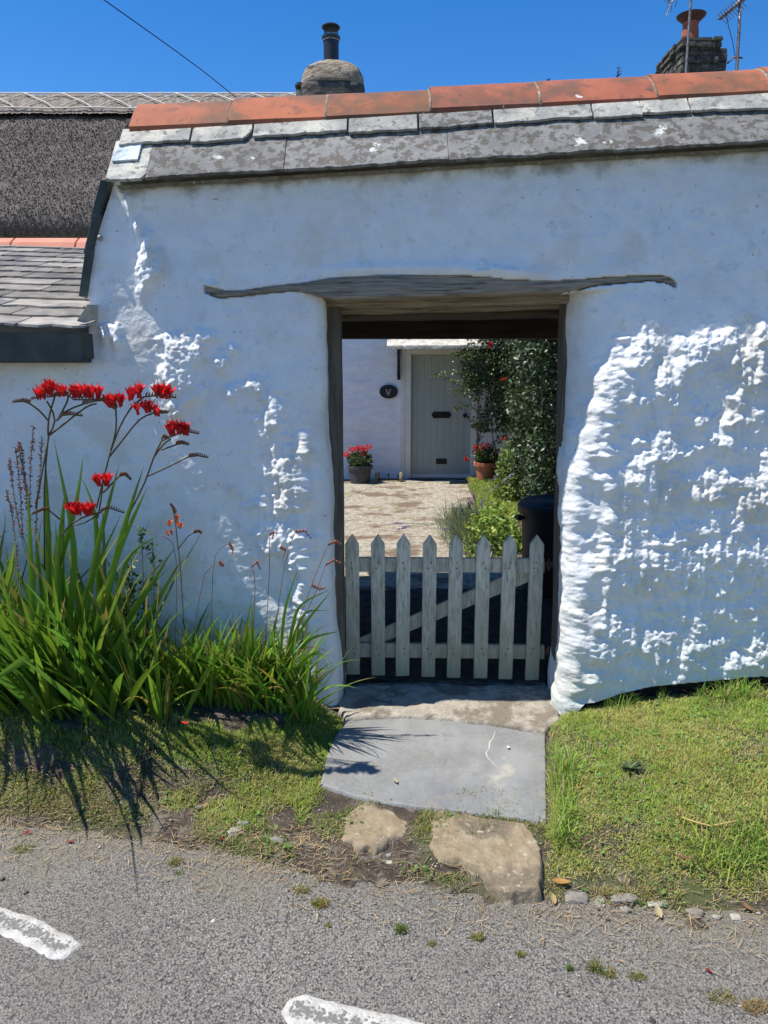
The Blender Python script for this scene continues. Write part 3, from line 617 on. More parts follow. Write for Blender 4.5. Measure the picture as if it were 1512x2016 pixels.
# under-fill between wall head and slates
mb = MB(); mb.prism([(-1.14, -.03, 2.405), (5, -.03, 2.745), (5, .06, 2.755), (-1.14, .06, 2.415)], (0, 0, .012)); mb.prism([(-1.14, .06, 2.30), (5, .06, 2.64), (5, .31, 2.90 + .12), (-1.14, .31, 2.77)], (0, .22, 0)); mb.build('wall_head', M['mortar'], gate_wall)
# terracotta ridge tiles
rt = MB(); mo = MB()
tl = lambda p: 257 - (p - 258) * .0478
rb = [at(p, tl(p), .12)[0] for p in (258, 452, 643, 847, 1062, 1289, 1515)] + [2.12, 2.55, 2.98, 3.41, 3.84, 4.27, 4.7]
for q in range(len(rb) - 1):
    s0, s1 = rb[q] + .004, rb[q + 1] - .004; rr = random.Random(q + 5); g = rr.uniform(.85, 1.15); dzq = rr.uniform(-.004, .004)
    outer = [(.085, .258), (.125, .305), (.17, .348), (.22, .385), (.27, .406), (.31, .410), (.35, .395), (.43, .33), (.52, .25)]
    inner = [(y + (.0 if i else .0), z - .022) for i, (y, z) in enumerate(outer)]
    vs = []; ns = 10
    for k in range(ns):
        f = k / (ns - 1); s = s0 + (s1 - s0) * f; zz = 2.414 + (s + 1.171) * .0555 + .0 + dzq
        ex = .006 * (1 - f) 
        for (y, z) in outer: vs.append((s, y - ex * .5, zz + z + ex + (float(fbm(s * 6, y * 9, 270, 2)) - .5) * .004))
        for (y, z) in reversed(inner): vs.append((s, y, zz + z))
    m_ = 2 * len(outer); fs = [(k * m_ + j, k * m_ + (j + 1) % m_, (k + 1) * m_ + (j + 1) % m_, (k + 1) * m_ + j) for k in range(ns - 1) for j in range(m_)]
    fs += [tuple(range(m_ - 1, -1, -1)), tuple(range((ns - 1) * m_, ns * m_))]
    rt.add(vs, fs, (g, g * rr.uniform(.93, 1.03), g * rr.uniform(.9, 1.02)))
    if q:
        zz = 2.414 + (rb[q] + 1.171) * .0555
        mo.tube([(rb[q] + rr.uniform(-.002, .002), y + .004, zz + z - .004) for (y, z) in outer], [.010 if q % 2 == 0 else .007] * len(outer), 6)
rt.build('ridge_tile', M['tile'], gate_wall, autos=True); mo.build('ridge_mortar', M['mortar'], gate_wall, smooth=True)
# dark slate verge down the left gable
def gx_(z): return float(ip(z, [(1.93, -1.300), (1.97, -1.325), (2.2, -1.262), (2.43, -1.175)]))
vg = MB()
for za, zb_, lift in [(1.96, 2.16, .004), (2.14, 2.30, .010), (2.28, 2.44, .016)]:
    xa, xb = gx_(za), gx_(zb_)
    vg.prism([(xa - .018 - lift, -.035, za), (xb - .018 - lift, -.035, zb_), (xb + .014 - lift, -.03, zb_), (xa + .014 - lift, -.03, za)], (0, .62, 0))
vg.build('verge_slates', M['slate_hang'], gate_wall, bevel=.002, seg=1)
nl = MB(); p_ = at(196, 468, -.03); nl.lathe([(0, .006), (.008, .006), (.012, 0), (.012, -.004)], (0, 0, 0), 12)
nl.v = [(p_[0] + x, p_[1] - z, p_[2] + y) for x, y, z in nl.v]; nl.build('nail', M['grey_metal'], gate_wall, smooth=True)

# ============================================================ THE PICKET GATE
GY0 = .285
gate = thing('picket_gate', at(875, 1335, GY0), 'weathered white picket gate closed across the opening in the wall', 'gate')
lefts = [679, 730, 781, 833, 885, 939, 991, 1045]; bots = [1328, 1330, 1331, 1333, 1334, 1336, 1337, 1339]
for k, (l, b) in enumerate(zip(lefts, bots)):
    x0, _, zt = at(l, 1052, GY0); x1 = at(l + 27.5, 1052, GY0)[0]; zs = at(l, 1072, GY0)[2]; zb = at(l, b, GY0)[2]
    xb0 = x0; rr = random.Random(k); g = rr.uniform(.9, 1.1); xm = (x0 + x1) / 2 + rr.uniform(-.002, .002)
    lean = rr.uniform(-.003, .003)
    mb = MB(); mb.prism([(xb0 + lean, GY0, zb + rr.uniform(-.002, .002)), (x0 + (x1 - x0) + lean, GY0, zb + rr.uniform(-.002, .002)), (x1, GY0, zs + rr.uniform(-.002, .002)), (xm, GY0, zt + rr.uniform(-.003, .002)), (x0, GY0, zs)], (0, .02, 0), (g, g, g * .98))
    pk = mb.build('picket', M['picket'], gate, bevel=.002)
    for py_ in (1108, 1119, 1277, 1288):
        nz_ = at(l + 14, py_, GY0)[2]; nx_ = xm + rr.uniform(-.012, .012); nl_ = MB(); nl_.lathe([(0, .0022), (.003, .0016), (.0042, 0)], (0, 0, 0), 8)
        nl_.v = [(nx_ + x_, GY0 - z_ - .0002, nz_ + y_) for x_, y_, z_ in nl_.v]; nl_.build('nail', M['iron'], pk)
def rail(n, ax, ay, bx, by, cx, cy, dx, dy, y0, th, col=.92):
    P = [at(ax, ay, y0), at(bx, by, y0), at(cx, cy, y0), at(dx, dy, y0)]
    mb = MB(); mb.prism(P, (0, th, 0), (col, col, col * .98)); return mb.build(n, M['picket'], gate, bevel=.002)
rail('rail', 684, 1098, 1072, 1100, 1072, 1128, 684, 1126, GY0 + .021, .024)
rail('rail', 684, 1266, 1072, 1271, 1072, 1298, 684, 1294, GY0 + .021, .024)
rail('brace', 706, 1258, 1045, 1112, 1045, 1144, 716, 1281, GY0 + .047, .02, 1.05)
for py in (1112, 1284):
    mb = MB(); a = at(1046, py, GY0 + .05); mb.box(a[0], a[0] + .13, GY0 + .046, GY0 + .054, a[2] - .014, a[2] + .014); c = at(1080, py, GY0 + .05)
    mb.tube([(c[0], c[1], c[2] - .03), (c[0], c[1], c[2] + .03)], .009, 8); mb.build('hinge', M['iron'], gate)

# ============================================================ THE LEAN-TO ON THE LEFT
lt = thing('lean_to', (-3, .5, 0), 'low slate lean-to roof with pink terracotta ridge, left of the gateway', 'lean-to')
# eave line and ridge line
def lt_pt(f, x, lift=0):
    y = -.16 + f * 2.16; z = 1.815 + f * .64 + (x + 1.28) * -.03
    return Vector((x, y - lift * .28, z + lift * .96))
ml = [MB(), MB()]
rows = 13
for r in range(rows):
    f0 = r / rows; f1 = min(1, (r + 1.5) / rows); x = -4.5 + (r % 2) * .13
    while x < -1.30:
        rr = random.Random(int(x * 1000) + r * 77); wd = rr.uniform(.22, .40) * (1.15 if r < 4 else .9); xe = min(x + wd, -1.285 if r else -1.27)
        g = rr.uniform(.65, 1.35); k = 6; P = []
        for q in range(k + 1):
            f = q / k; xx = x + .004 + (xe - x - .008) * f; P.append(lt_pt(f0 + (rr.uniform(-.007, .007)), xx, .014 + (0)))
        P += [lt_pt(f1, xe - .004, .0), lt_pt(f1, x + .004, .0)]; n = len(P)
        bt = [Vector((p.x, p.y, p.z - .010)) for p in P]
        if r < 3: g *= 1.35
        ml[0].add(P + bt, [tuple(range(n)), tuple(range(2 * n - 1, n - 1, -1))] + [(i, n + i, n + (i + 1) % n, (i + 1) % n) for i in range(n)], (g, g * .98, g * .95))
        x = xe
ml[0].build('roof', M['slate_roof'], lt)
mb = MB(); xx = [-4.4, -3.93, -3.47, -3.0, -2.56, -2.115, -1.66, -1.3]
for q in range(7):
    a, b = xx[q] + .004, xx[q + 1] - .004; g = 1 + .06 * ((q * 7) % 3 - 1)
    for (s, c2) in ((a, b),):
        zc = 2.49
        pr = [(1.90, -.055), (1.935, .01), (2.0, .048), (2.07, .03), (2.12, -.05), (2.09, -.055), (2.0, .02), (1.93, -.055)]
        mb.prism([(s, y, zc + z) for y, z in pr], (c2 - s, 0, 0), (g, g, g))
mb.build('ridge', M['tile_clean'], lt, bevel=.003)
mb = MB(); mb.box(-4.4, -1.30, -.135, -.12, 1.678, 1.80); mb.box(-4.4, -1.312, -.119, .1, 1.674, 1.69)
mb.box(-1.314, -1.30, -.119, .05, 1.691, 1.80)
o = mb.build('fascia', M['slate_hang'], lt, bevel=.002)
mb = MB(); mb.box(-4.4, -1.34, .1, 2.0, 1.66, 1.77); mb.box(-4.4, -1.34, 1.9, 2.1, -.1, 2.38); mb.build('wall', M['back_wall'], lt)
mb = MB(); P = [at(150, 632, -.165), at(172, 600, -.13), at(192, 600, -.02), at(192, 628, -.03), at(166, 636, -.15)]
mb.prism(P, (0, .03, .004)); mb.build('mortar_fillet', M['cement'], lt, bevel=.002)

# ============================================================ THE COTTAGE BEHIND
HW = 7.62
cot = thing('cottage', (0, HW, 0), 'whitewashed thatched cottage behind the courtyard with a grey front door', 'cottage')
V = []; ux = np.linspace(-9, 9, 380); uz = np.linspace(-.05, 3.6, 120); A, B = np.meshgrid(ux, uz)
D = .05 * (fbm(A * 1.1, B * 2.2, 400, 4) - .5) + .02 * (fbm(A * 5, B * 12, 410, 4) - .5)
DX0, DX1 = at(808, 945, HW)[0], at(925, 945, HW)[0]; DZ = at(860, 698, HW)[2]
fcs = grid_faces(380, 120); xc_ = A.ravel()[fcs].mean(1); zc_ = B.ravel()[fcs].mean(1)
kp = ~((xc_ > DX0 - .03) & (xc_ < DX1 + .03) & (zc_ < DZ + .03))
np_mesh('wall', np.stack([A.ravel(), HW - D.ravel(), B.ravel()], 1), fcs[kp], M['back_wall'], cot, smooth=True)
mb = MB(); mb.box(-9, 9, HW + .3, 11, 0, 3.4); mb.build('inner_wall', M['back_wall'], cot)
door = MB(); nb = 9; wd = (DX1 - DX0) / nb
for k in range(nb): door.box(DX0 + k * wd + .0004, DX0 + (k + 1) * wd - .0004, HW + .02, HW + .06, .055, DZ - .004)
door.box(DX0, DX1, HW + .05, HW + .07, .055, DZ - .004)
dr = door.build('door', M['door'], cot, bevel=.003, seg=1)
mb = MB(); mb.box(DX0, DX1, HW + .002, HW + .019, .03, .085); mb.build('weather_board', M['frame'], dr, bevel=.003)
def oct_(cx, cz, w_, h_, c, y): return [(cx - w_, y, cz), (cx - w_ * .95, y, cz + h_ * .45), (cx - w_ + c, y, cz + h_), (cx + w_ - c, y, cz + h_), (cx + w_ * .95, y, cz + h_ * .45), (cx + w_, y, cz), (cx + w_ * .95, y, cz - h_ * .45), (cx + w_ - c, y, cz - h_), (cx - w_ + c, y, cz - h_), (cx - w_ * .95, y, cz - h_ * .45)]
c = at(869, 817, HW); mb = MB(); mb.prism(oct_(c[0], c[2], .145, .048, .03, HW + .019), (0, -.012, 0)); mb.prism([(c[0] - .09, HW + .006, c[2] - .018), (c[0] + .09, HW + .006, c[2] - .018), (c[0] + .09, HW + .006, c[2] + .018), (c[0] - .09, HW + .006, c[2] + .018)], (0, -.008, 0)); mb.build('knocker_plate', M['black_paint'], dr, bevel=.002)
c = at(869, 908.5, HW); mb = MB(); mb.box(c[0] - .080, c[0] + .080, HW + .006, HW + .019, c[2] - .042, c[2] + .042); mb.build('letter_box', M['black_paint'], dr, bevel=.003)
c = at(915, 818, HW); mb = MB(); mb.lathe([(0, .06), (.022, .058), (.031, .045), (.028, .03), (.012, .02), (.012, .008), (.03, .006), (.03, 0)], (0, 0, 0), 20)
mb.v = [(c[0] + x, HW + .019 - z, c[2] + y) for x, y, z in mb.v]; mb.build('knob', M['black_paint'], dr, smooth=True)
c = at(922, 822, HW); mb = MB(); mb.lathe([(0, .012), (.012, .011), (.013, 0)], (0, 0, 0), 14); mb.v = [(c[0] + x, HW + .019 - z, c[2] + y * 1.6) for x, y, z in mb.v]; mb.build('keyhole_cover', M['black_paint'], dr, smooth=True)
mb = MB(); mb.box(DX0 - .085, DX0, HW - .045, HW + .10, .0, DZ + .085); mb.box(DX1, DX1 + .085, HW - .045, HW + .10, .0, DZ + .085); mb.box(DX0, DX1, HW - .045, HW + .10, DZ, DZ + .085)
mb.box(DX0 - .15, DX0 - .087, HW - .03, HW + .02, .0, DZ + .09)
mb.build('door_frame', M['frame'], cot, bevel=.006)
mb = MB(); mb.box(DX0 - .05, DX1 + .05, HW - .12, HW + .1, .0, .03); mb.build('doorstep', M['slate_hang'], cot, bevel=.01)
a = at(762, 688, HW - .66); mb = MB(); mb.prism([(a[0], HW - .66, a[2]), (a[0] + 1.75, HW - .66, a[2] + .01), (a[0] + 1.75, HW + .05, a[2] + .27), (a[0], HW + .05, a[2] + .26)], (0, 0, .05)); mb.build('door_canopy', M['canopy'], cot, bevel=.008)
a = at(782, 690, HW - .07); b = at(788, 748, HW - .07); mb = MB(); mb.box(a[0], b[0] + .002, HW - .075, HW - .035, b[2], a[2] + .1); mb.prism([(a[0] + .01, HW - .60, a[2] + .03), (a[0] + .01, HW - .06, b[2] + .12), (a[0] + .01, HW - .06, b[2] + .06), (a[0] + .01, HW - .60, a[2] - .0)], (.03, 0, 0)); mb.build('canopy_bracket', M['black_paint'], cot, bevel=.003)

# thatch (left part of the cottage), slate roof to the right of the chimney
TX1 = -.30
def th_prof():
    pts = []
    for k in range(9):                                  # rounded underside and nose of the eave
        a = -pi * .5 - pi * .55 * (k / 8); pts.append((7.28 + .15 + .20 * cos(a) , 3.42 + .20 + .20 * sin(a)))
    return pts
P = [(7.75, 3.52), (7.50, 3.40), (7.30, 3.36), (7.18, 3.40), (7.12, 3.50), (7.16, 3.64), (7.30, 3.80)]
for k in range(1, 70):
    f = k / 69; P.append((7.30 + 2.62 * f, 3.80 + 2.15 * f))
P += [(10.0, 6.05)]
sag = lambda x: .05 * math.sin(x * .7)
ux = np.linspace(-9, TX1, 420); P = np.array(P)
A, T = np.meshgrid(ux, np.arange(len(P))); Yt = P[T.astype(int), 0]; Zt = P[T.astype(int), 1]
nse = .07 * (fbm(A * 3, Yt * 4, 500, 3) - .5) + .045 * (fbm(A * 26, Yt * 26, 510, 4, .7) - .5)
V = np.stack([A.ravel(), (Yt - nse * .6).ravel(), (Zt + nse + .04 * (fbm(A * .5, Yt * 0, 520, 2) - .5)).ravel()], 1)
th = np_mesh('thatch_roof', V, grid_faces(420, len(P)), M['thatch'], cot, smooth=True, col=np.full((len(V), 3), 1.0))
# cut reed ends bristling out of the thatch
n = 85000; u = RNG.uniform(-9, TX1, n); f = RNG.uniform(0, 1, n)

dP = np.concatenate([[0], np.cumsum(np.hypot(np.diff(P[:, 0]), np.diff(P[:, 1])))]); sP = .25 + f * (dP[-1] - .25)
y = np.interp(sP, dP, P[:, 0]) - .01; z = np.interp(sP, dP, P[:, 1]) + .015; L = RNG.uniform(.015, .04, n); a = RNG.normal(0, .5, n)
base = np.stack([u, y, z], 1); d = np.stack([a * .5, -np.ones(n) * .80, -.62 + RNG.normal(0, .35, n)], 1); d /= np.linalg.norm(d, axis=1)[:, None]
d2 = d + np.array([0, -.0, .35]); tip = base + d2 * L[:, None]; sd_ = np.cross(d, [0, -.63, .77]); sd_ /= np.linalg.norm(sd_, axis=1)[:, None]
wv = RNG.uniform(.004, .008, n)[:, None]
V = np.stack([base - sd_ * wv, base + sd_ * wv, tip + sd_ * wv * .6, tip - sd_ * wv * .6], 1).reshape(-1, 3)
g = RNG.uniform(.8, 1.4, n); C = np.repeat(np.stack([g, g * .95, g * .9], 1), 4, 0)
reed = np_mesh('reed_ends', V, np.arange(4 * n).reshape(n, 4), M['thatch'], th, col=C); reed['kind'] = 'stuff'
# ridge cap with straw and spars
RP = [(9.42, 5.62), (9.55, 5.78), (9.70, 5.90), (9.85, 6.02), (10.0, 6.10), (10.12, 6.12), (10.3, 6.05), (10.6, 5.75)]
RP = np.array([(a_, b_ + .03) for a_, b_ in RP]); tt = np.linspace(0, len(RP) - 1, 40)
rp = np.stack([np.interp(tt, np.arange(len(RP)), RP[:, 0]), np.interp(tt, np.arange(len(RP)), RP[:, 1])], 1)
ux = np.linspace(-9, TX1, 500); A, T = np.meshgrid(ux, np.arange(40)); Yt = rp[T.astype(int), 0]; Zt = rp[T.astype(int), 1]
nse = .05 * (fbm(A * 22 + Yt * 9, Yt * 3, 530, 4, .7) - .5) + .015 * (fbm(A * 50 + Yt * 20, Yt * 3, 534, 3, .7) - .5)
V = np.stack([A.ravel(), Yt.ravel(), (Zt + nse).ravel()], 1); gr = .75 + .7 * fbm(A * 30 + Yt * 14, Yt * 3, 540, 3)
np_mesh('ridge_cap', V, grid_faces(500, 40), M['straw'], cot, smooth=True, col=np.repeat(gr.reshape(-1, 1), 3, 1))
mb = MB()
def rpt(x, t): return (x, float(np.interp(t, np.arange(len(RP)), RP[:, 0])) - .02, float(np.interp(t, np.arange(len(RP)), RP[:, 1])) + .035)
for tt_ in (.35, 3.0):
    mb.tube([(rpt(x, tt_ + .05 * math.sin(x * 5))) for x in np.arange(-9, TX1, .2)], .012, 5)
x = -9.0
while x < TX1 - .6:
    mb.tube([rpt(x + .62 * q / 4, 3.0 - 2.65 * q / 4) for q in range(5)], .011, 5); mb.tube([rpt(x + .05 + .62 * q / 4, .35 + 2.65 * q / 4) for q in range(5)], .008, 5); x += .62
mb.build('ridge_spars', M['spar'], cot)
mb = MB()
mb.prism([(TX1, 7.3, 3.3), (9, 7.3, 3.3), (9, 9.6, 4.75), (TX1, 9.6, 4.75)], (0, 0, .08)); mb.prism([(TX1, 9.6, 4.75), (9, 9.6, 4.75), (9, 12, 3.3), (TX1, 12, 3.3)], (0, 0, .08)); mb.build('slate_roof', M['slate_roof'], cot)
mb = MB(); mb.prism([(TX1, 7.6, 3.3), (TX1, 9.95, 5.9), (TX1, 10.3, 5.9), (TX1, 12.4, 3.3)], (.06, 0, 0)); mb.build('gable', M['back_wall'], cot)

def rock(mb_pts_name, rings, cx, cy, m, parent, k=64, sq=.45, seed=0, amp=.05):
    """stack of rounded-square rings (z, half width x, half depth y) roughened by noise"""
    V = []
    for (z, hx, hy) in rings:
        for j in range(k):
            a = 2 * pi * j / k; c_, s_ = cos(a), sin(a); e = sq
            px_ = math.copysign(abs(c_) ** e, c_) * hx; py_ = math.copysign(abs(s_) ** e, s_) * hy
            n_ = amp * (float(fbm(px_ * 4 + py_ * 3 + 9, z * 5 + seed, seed, 4, .6)) - .5) * 2
            V.append((cx + px_ * (1 + n_), cy + py_ * (1 + n_), z + n_ * .15))
    F = [(i * k + j, i * k + (j + 1) % k, (i + 1) * k + (j + 1) % k, (i + 1) * k + j) for i in range(len(rings) - 1) for j in range(k)]
    V.append((cx, cy, rings[-1][0] + .005)); t_ = len(V) - 1; b_ = (len(rings) - 1) * k
    return np_mesh(mb_pts_name, V, [np.array(F), np.array([(b_ + j, b_ + (j + 1) % k, t_) for j in range(k)])], m, parent, smooth=True)
# chimney 1
CYy = 10.0
def zc(py, Y=CYy): return at(650, py, Y)[2]
chx = at(657, 190, CYy)[0]; hw = 54 / FPX * 13.9
R1 = [(zc(260), hw * 1.0, .5), (zc(185), hw * 1.0, .5)]
rg = [(R1[0][0], hw, .5)] + [(zc(260) + (zc(182) - zc(260)) * f, hw * (1.01 - .0 * f), .5) for f in np.linspace(.1, 1, 10)]
lo = rock('chimney', rg, chx, CYy, M['stone_dark'], cot, seed=3, amp=.02)
rg2 = []
for py, hwp in [(181, 53.5), (178, 54), (172, 54), (166, 53.5), (160, 52.5), (154, 51), (148, 48.5), (143, 45), (139, 40), (135, 34), (131, 28), (128, 22), (125, 17), (123.5, 13)]:
    rg2.append((zc(py), hwp / FPX * 13.9, .5 * hwp / 54))
for i in range(len(rg2) - 1): pass
dn = []
for i in range(len(rg2) - 1):
    for f in (0, .33, .66): dn.append(tuple(rg2[i][q] * (1 - f) + rg2[i + 1][q] * f for q in range(3)))
dn.append(rg2[-1])
rock('chimney_hood', dn, chx, CYy - .01, M['stone'], lo, seed=8, amp=.045, sq=.6)
mb = MB(); a = at(586, 180, CYy); b = at(603, 200, CYy); mb.box(a[0], b[0] + .1, CYy - .3, CYy + .3, b[2] - .1, a[2] - .06); mb.build('render_shoulder', M['whitewash'], lo, bevel=.02)
mb = MB(); mb.box(a[0] - .01, b[0] + .1, CYy - .33, CYy + .33, a[2] - .055, a[2] + .04); mb.build('shoulder_cap', M['stone_dark'], lo, bevel=.03)
fx, _, _ = at(652, 100, CYy); zb_ = zc(130); zt_ = zc(76); r_ = 13.3 / FPX * 13.8
mb = MB(); mb.lathe([(r_ * .99, zb_), (r_ * 1.0, zt_ - .02), (r_ * 1.18, zt_ - .01), (r_ * 1.22, zt_ + .02), (r_ * .9, zt_ + .04)], (fx, CYy, 0), 32); mb.build('flue', M['black_metal'], lo, autos=True)
mb = MB(); mb.lathe([(r_ * 1.06, zt_ - .05), (r_ * 1.09, zt_ - .04), (r_ * 1.06, zt_ - .02)], (fx, CYy, 0), 32, ); mb.build('flue_band', M['grey_metal'], lo, smooth=True)
z1_ = zc(64); z2_ = zc(56)
mb = MB()
for j in range(14):
    an = 2 * pi * j / 14; mb.tube([(fx + r_ * .86 * cos(an), CYy + r_ * .86 * sin(an), zt_ + .02), (fx + r_ * .86 * cos(an), CYy + r_ * .86 * sin(an), z2_)], .007, 5)
mb.lathe([(r_ * .88, (zt_ + z2_) / 2 - .006), (r_ * .90, (zt_ + z2_) / 2 + .006)], (fx, CYy, 0), 24)
mb.lathe([(0, z2_ - .0), (r_ * 1.20, z2_ + .005), (r_ * 1.22, z2_ + .02), (r_ * .95, z2_ + .045), (0, z2_ + .06)], (fx, CYy, 0), 32)
mb.build('cowl', M['black_metal'], lo, autos=True)

# ============================================================ NEIGHBOUR HOUSE WITH THE SQUARE CHIMNEY
nb_ = thing('neighbour_house', (7, 9.5, 0), 'slate roofed house behind on the right, only its blackened stone chimney showing', 'house')
mb = MB(); mb.box(5.2, 12, 9.3, 14, 0, 4.4); mb.build('wall', M['back_wall'], nb_)
mb = MB(); mb.prism([(5.0, 9.0, 4.2), (12.2, 9.0, 4.2), (12.2, 11.6, 5.5), (5.0, 11.6, 5.5)], (0, 0, .08)); mb.prism([(5.0, 11.6, 5.5), (12.2, 11.6, 5.5), (12.2, 14.2, 4.2), (5.0, 14.2, 4.2)], (0, 0, .08)); mb.build('roof', M['slate_roof'], nb_)
YC = 8.6
NPc = at(1381, 72, YC); xl = at(1345, 76, YC)[0]; xr = at(1418, 76, YC)[0]; zt_ = at(1381, 73, YC)[2]; zbm = at(1381, 175, YC)[2]
def rubble(name, x0, x1, y0, y1, z0, z1, m, parent, course=.095, seed=1):
    """stack of rough stone blocks"""
    mb = MB(); z = z0; r = random.Random(seed); k = 0
    while z < z1 - .01:
        hh = min(course * r.uniform(.7, 1.3), z1 - z); x = x0
        last = z + hh >= z1 - .03
        if last: hh = z1 - z
        while x < x1 - .01:
            wd = r.uniform(.14, .34); xe = x1 if x + wd > x1 - .08 else x + wd
            jx = r.uniform(-.018, .018); g = r.uniform(.6, 1.5)
            mb.box(x + .003, xe - .003, y0 + r.uniform(-.02, .02), y0 + .2, z + .002, z + hh - .002, (g, g, g))
            x = xe
        y = y0 + .05
        while y < y1 - .01:
            wd = r.uniform(.12, .3); ye = y1 if y + wd > y1 - .08 else y + wd
            for (xa, xb) in ((x0 + r.uniform(-.03, .02), x0 + .12), (x1 - .12, x1 + r.uniform(-.02, .03))):
                mb.box(xa, xb, y + .003, ye - .003, z + .002, z + hh - .002)
            y = ye
        z += hh
    mb.box(x0 + .03, x1 - .03, y0 + .03, y1, z0, z1 - .01)
    return mb.build(name, m, parent, bevel=.012)
ch2 = rubble('chimney', xl, xr, YC, YC + 1.0, zt_ - 1.1, zt_ - .14, M['stone_dark'], nb_, seed=4)
rubble('chimney_cap', xl - .03, xr + .03, YC - .03, YC + 1.03, zt_ - .14, zt_, M['stone_dark'], ch2, course=.08, seed=9)
xs2 = at(1440, 90, YC)[0]
rubble('chimney_shoulder', xr + .02, xs2, YC + .1, YC + .8, zt_ - 1.1, at(1430, 87, YC)[2], M['stone_dark'], ch2, seed=6)
cx0 = at(1359, 60, YC + .25)[0]; zt2 = zt_ + .0; zz = lambda py: at(1359, py, YC + .25)[2]
mb = MB(); mb.lathe([(.125, zt2 - .02), (.122, zz(66)), (.108, zz(50)), (.115, zz(49)), (.115, zz(46)), (.1, zz(44))], (cx0, YC + .25, 0), 28); mb.build('chimney_pot', M['pot_red'], ch2, autos=True)
mb = MB(); mb.lathe([(.105, zz(47)), (.12, zz(44)), (.205, zz(33)), (.212, zz(31)), (.12, zz(28)), (0, zz(26))], (cx0, YC + .25, 0), 28)
mb.build('pot_cap', M['pot_rust'], ch2, autos=True)
mb = MB(); mb.lathe([(.14, zt2 - .0), (.12, zt2 + .04), (.1, zt2 + .05)], (cx0, YC + .25, 0), 20); mb.build('pot_flaunching', M['cement'], ch2, smooth=True)

# aerials
YA = YC - .12
a1 = thing('television_aerial', at(1350, 155, YA), 'thin rusty aerial mast in front of the square chimney', 'aerial', None)
mb = MB(); mb.tube([at(1349, 190, YA), at(1350, 152, YA), at(1354, 90, YA), at(1360, 0, YA), at(1363, -60, YA)], .019, 8); mb.build('mast', M['grey_metal'], a1, smooth=True)
mb = MB(); mb.tube([at(1363, -45, YA), at(1321, 6, YA)], .012, 6)
mb.tube([at(1321, 6, YA), at(1312, 33, YA)], .010, 6); mb.tube([at(1321, 6, YA), at(1313, -3, YA)], .010, 6)
for (p, q) in (((1308, 4), (1307, -8)), ((1314, 15), (1315, -2)), ((1321, 23), (1322, 12)), ((1330, 14), (1334, -8)), ((1340, -8), (1346, -28))): mb.tube([at(*p, YA), at(*q, YA)], .006, 5)
mb.build('antenna', M['grey_metal'], a1)
YB = YC + .2
a2 = thing('television_aerial', at(1450, 150, YB), 'dark aerial mast with a spiky antenna head, right of the square chimney', 'aerial', None)
mb = MB(); mb.tube([at(1449, 190, YB), at(1450, 150, YB), at(1455, 60, YB), at(1457, 9, YB)], .024, 8); mb.build('mast', M['grey_metal'], a2, smooth=True)
mb = MB(); mb.tube([at(1417, 39, YB), at(1466, 0, YB), at(1490, -22, YB)], .016, 6)
rr = random.Random(3)
for k in range(9):
    f = k / 8; cxp, cyp = 1421 + 40 * f, 36 - 32 * f
    a_ = Vector(at(cxp, cyp, YB)); mb.tube([a_ + Vector((-.10, -.05, .05)), a_ + Vector((.10, .05, -.05))], .005, 5); mb.tube([a_ + Vector((-.07, -.02, -.02)), a_ + Vector((.06, .02, .05))], .012, 5)
mb.tube([Vector(at(1440, 20, YB)), Vector(at(1462, -2, YB)) + Vector((0, 0, .03))], .022, 6)
mb.build('antenna', M['grey_metal'], a2)
mb = MB(); mb.tube([at(1430, 28, YB - .02), at(1434, 52, YB), at(1442, 80, YB), at(1447, 110, YB)], .005, 5); mb.build('aerial_lead', M['black_paint'], a2)
mb = MB(); mb.tube([at(1432, 125, YB), at(1444, 113, YB), at(1462, 114, YB)], .014, 6); mb.build('bracket', M['iron'], a2)

# overhead cable
mb = MB(); pts = [(205, 0), (280, 52), (345, 98), (400, 139), (440, 172), (466, 190)]
C3 = [at(120, -62, 5.2), at(205, 0, 5.6), at(280, 53, 6.2), at(345, 99.5, 6.9), at(400, 140, 7.6), at(440, 172, 8.2), at(470, 196, 8.8)]
mb.tube(C3, .006, 6); cb = mb.build('overhead_cable', M['black_paint'], None, smooth=True); tag(cb, 'black overhead cable running down to the thatched ridge', 'cable')

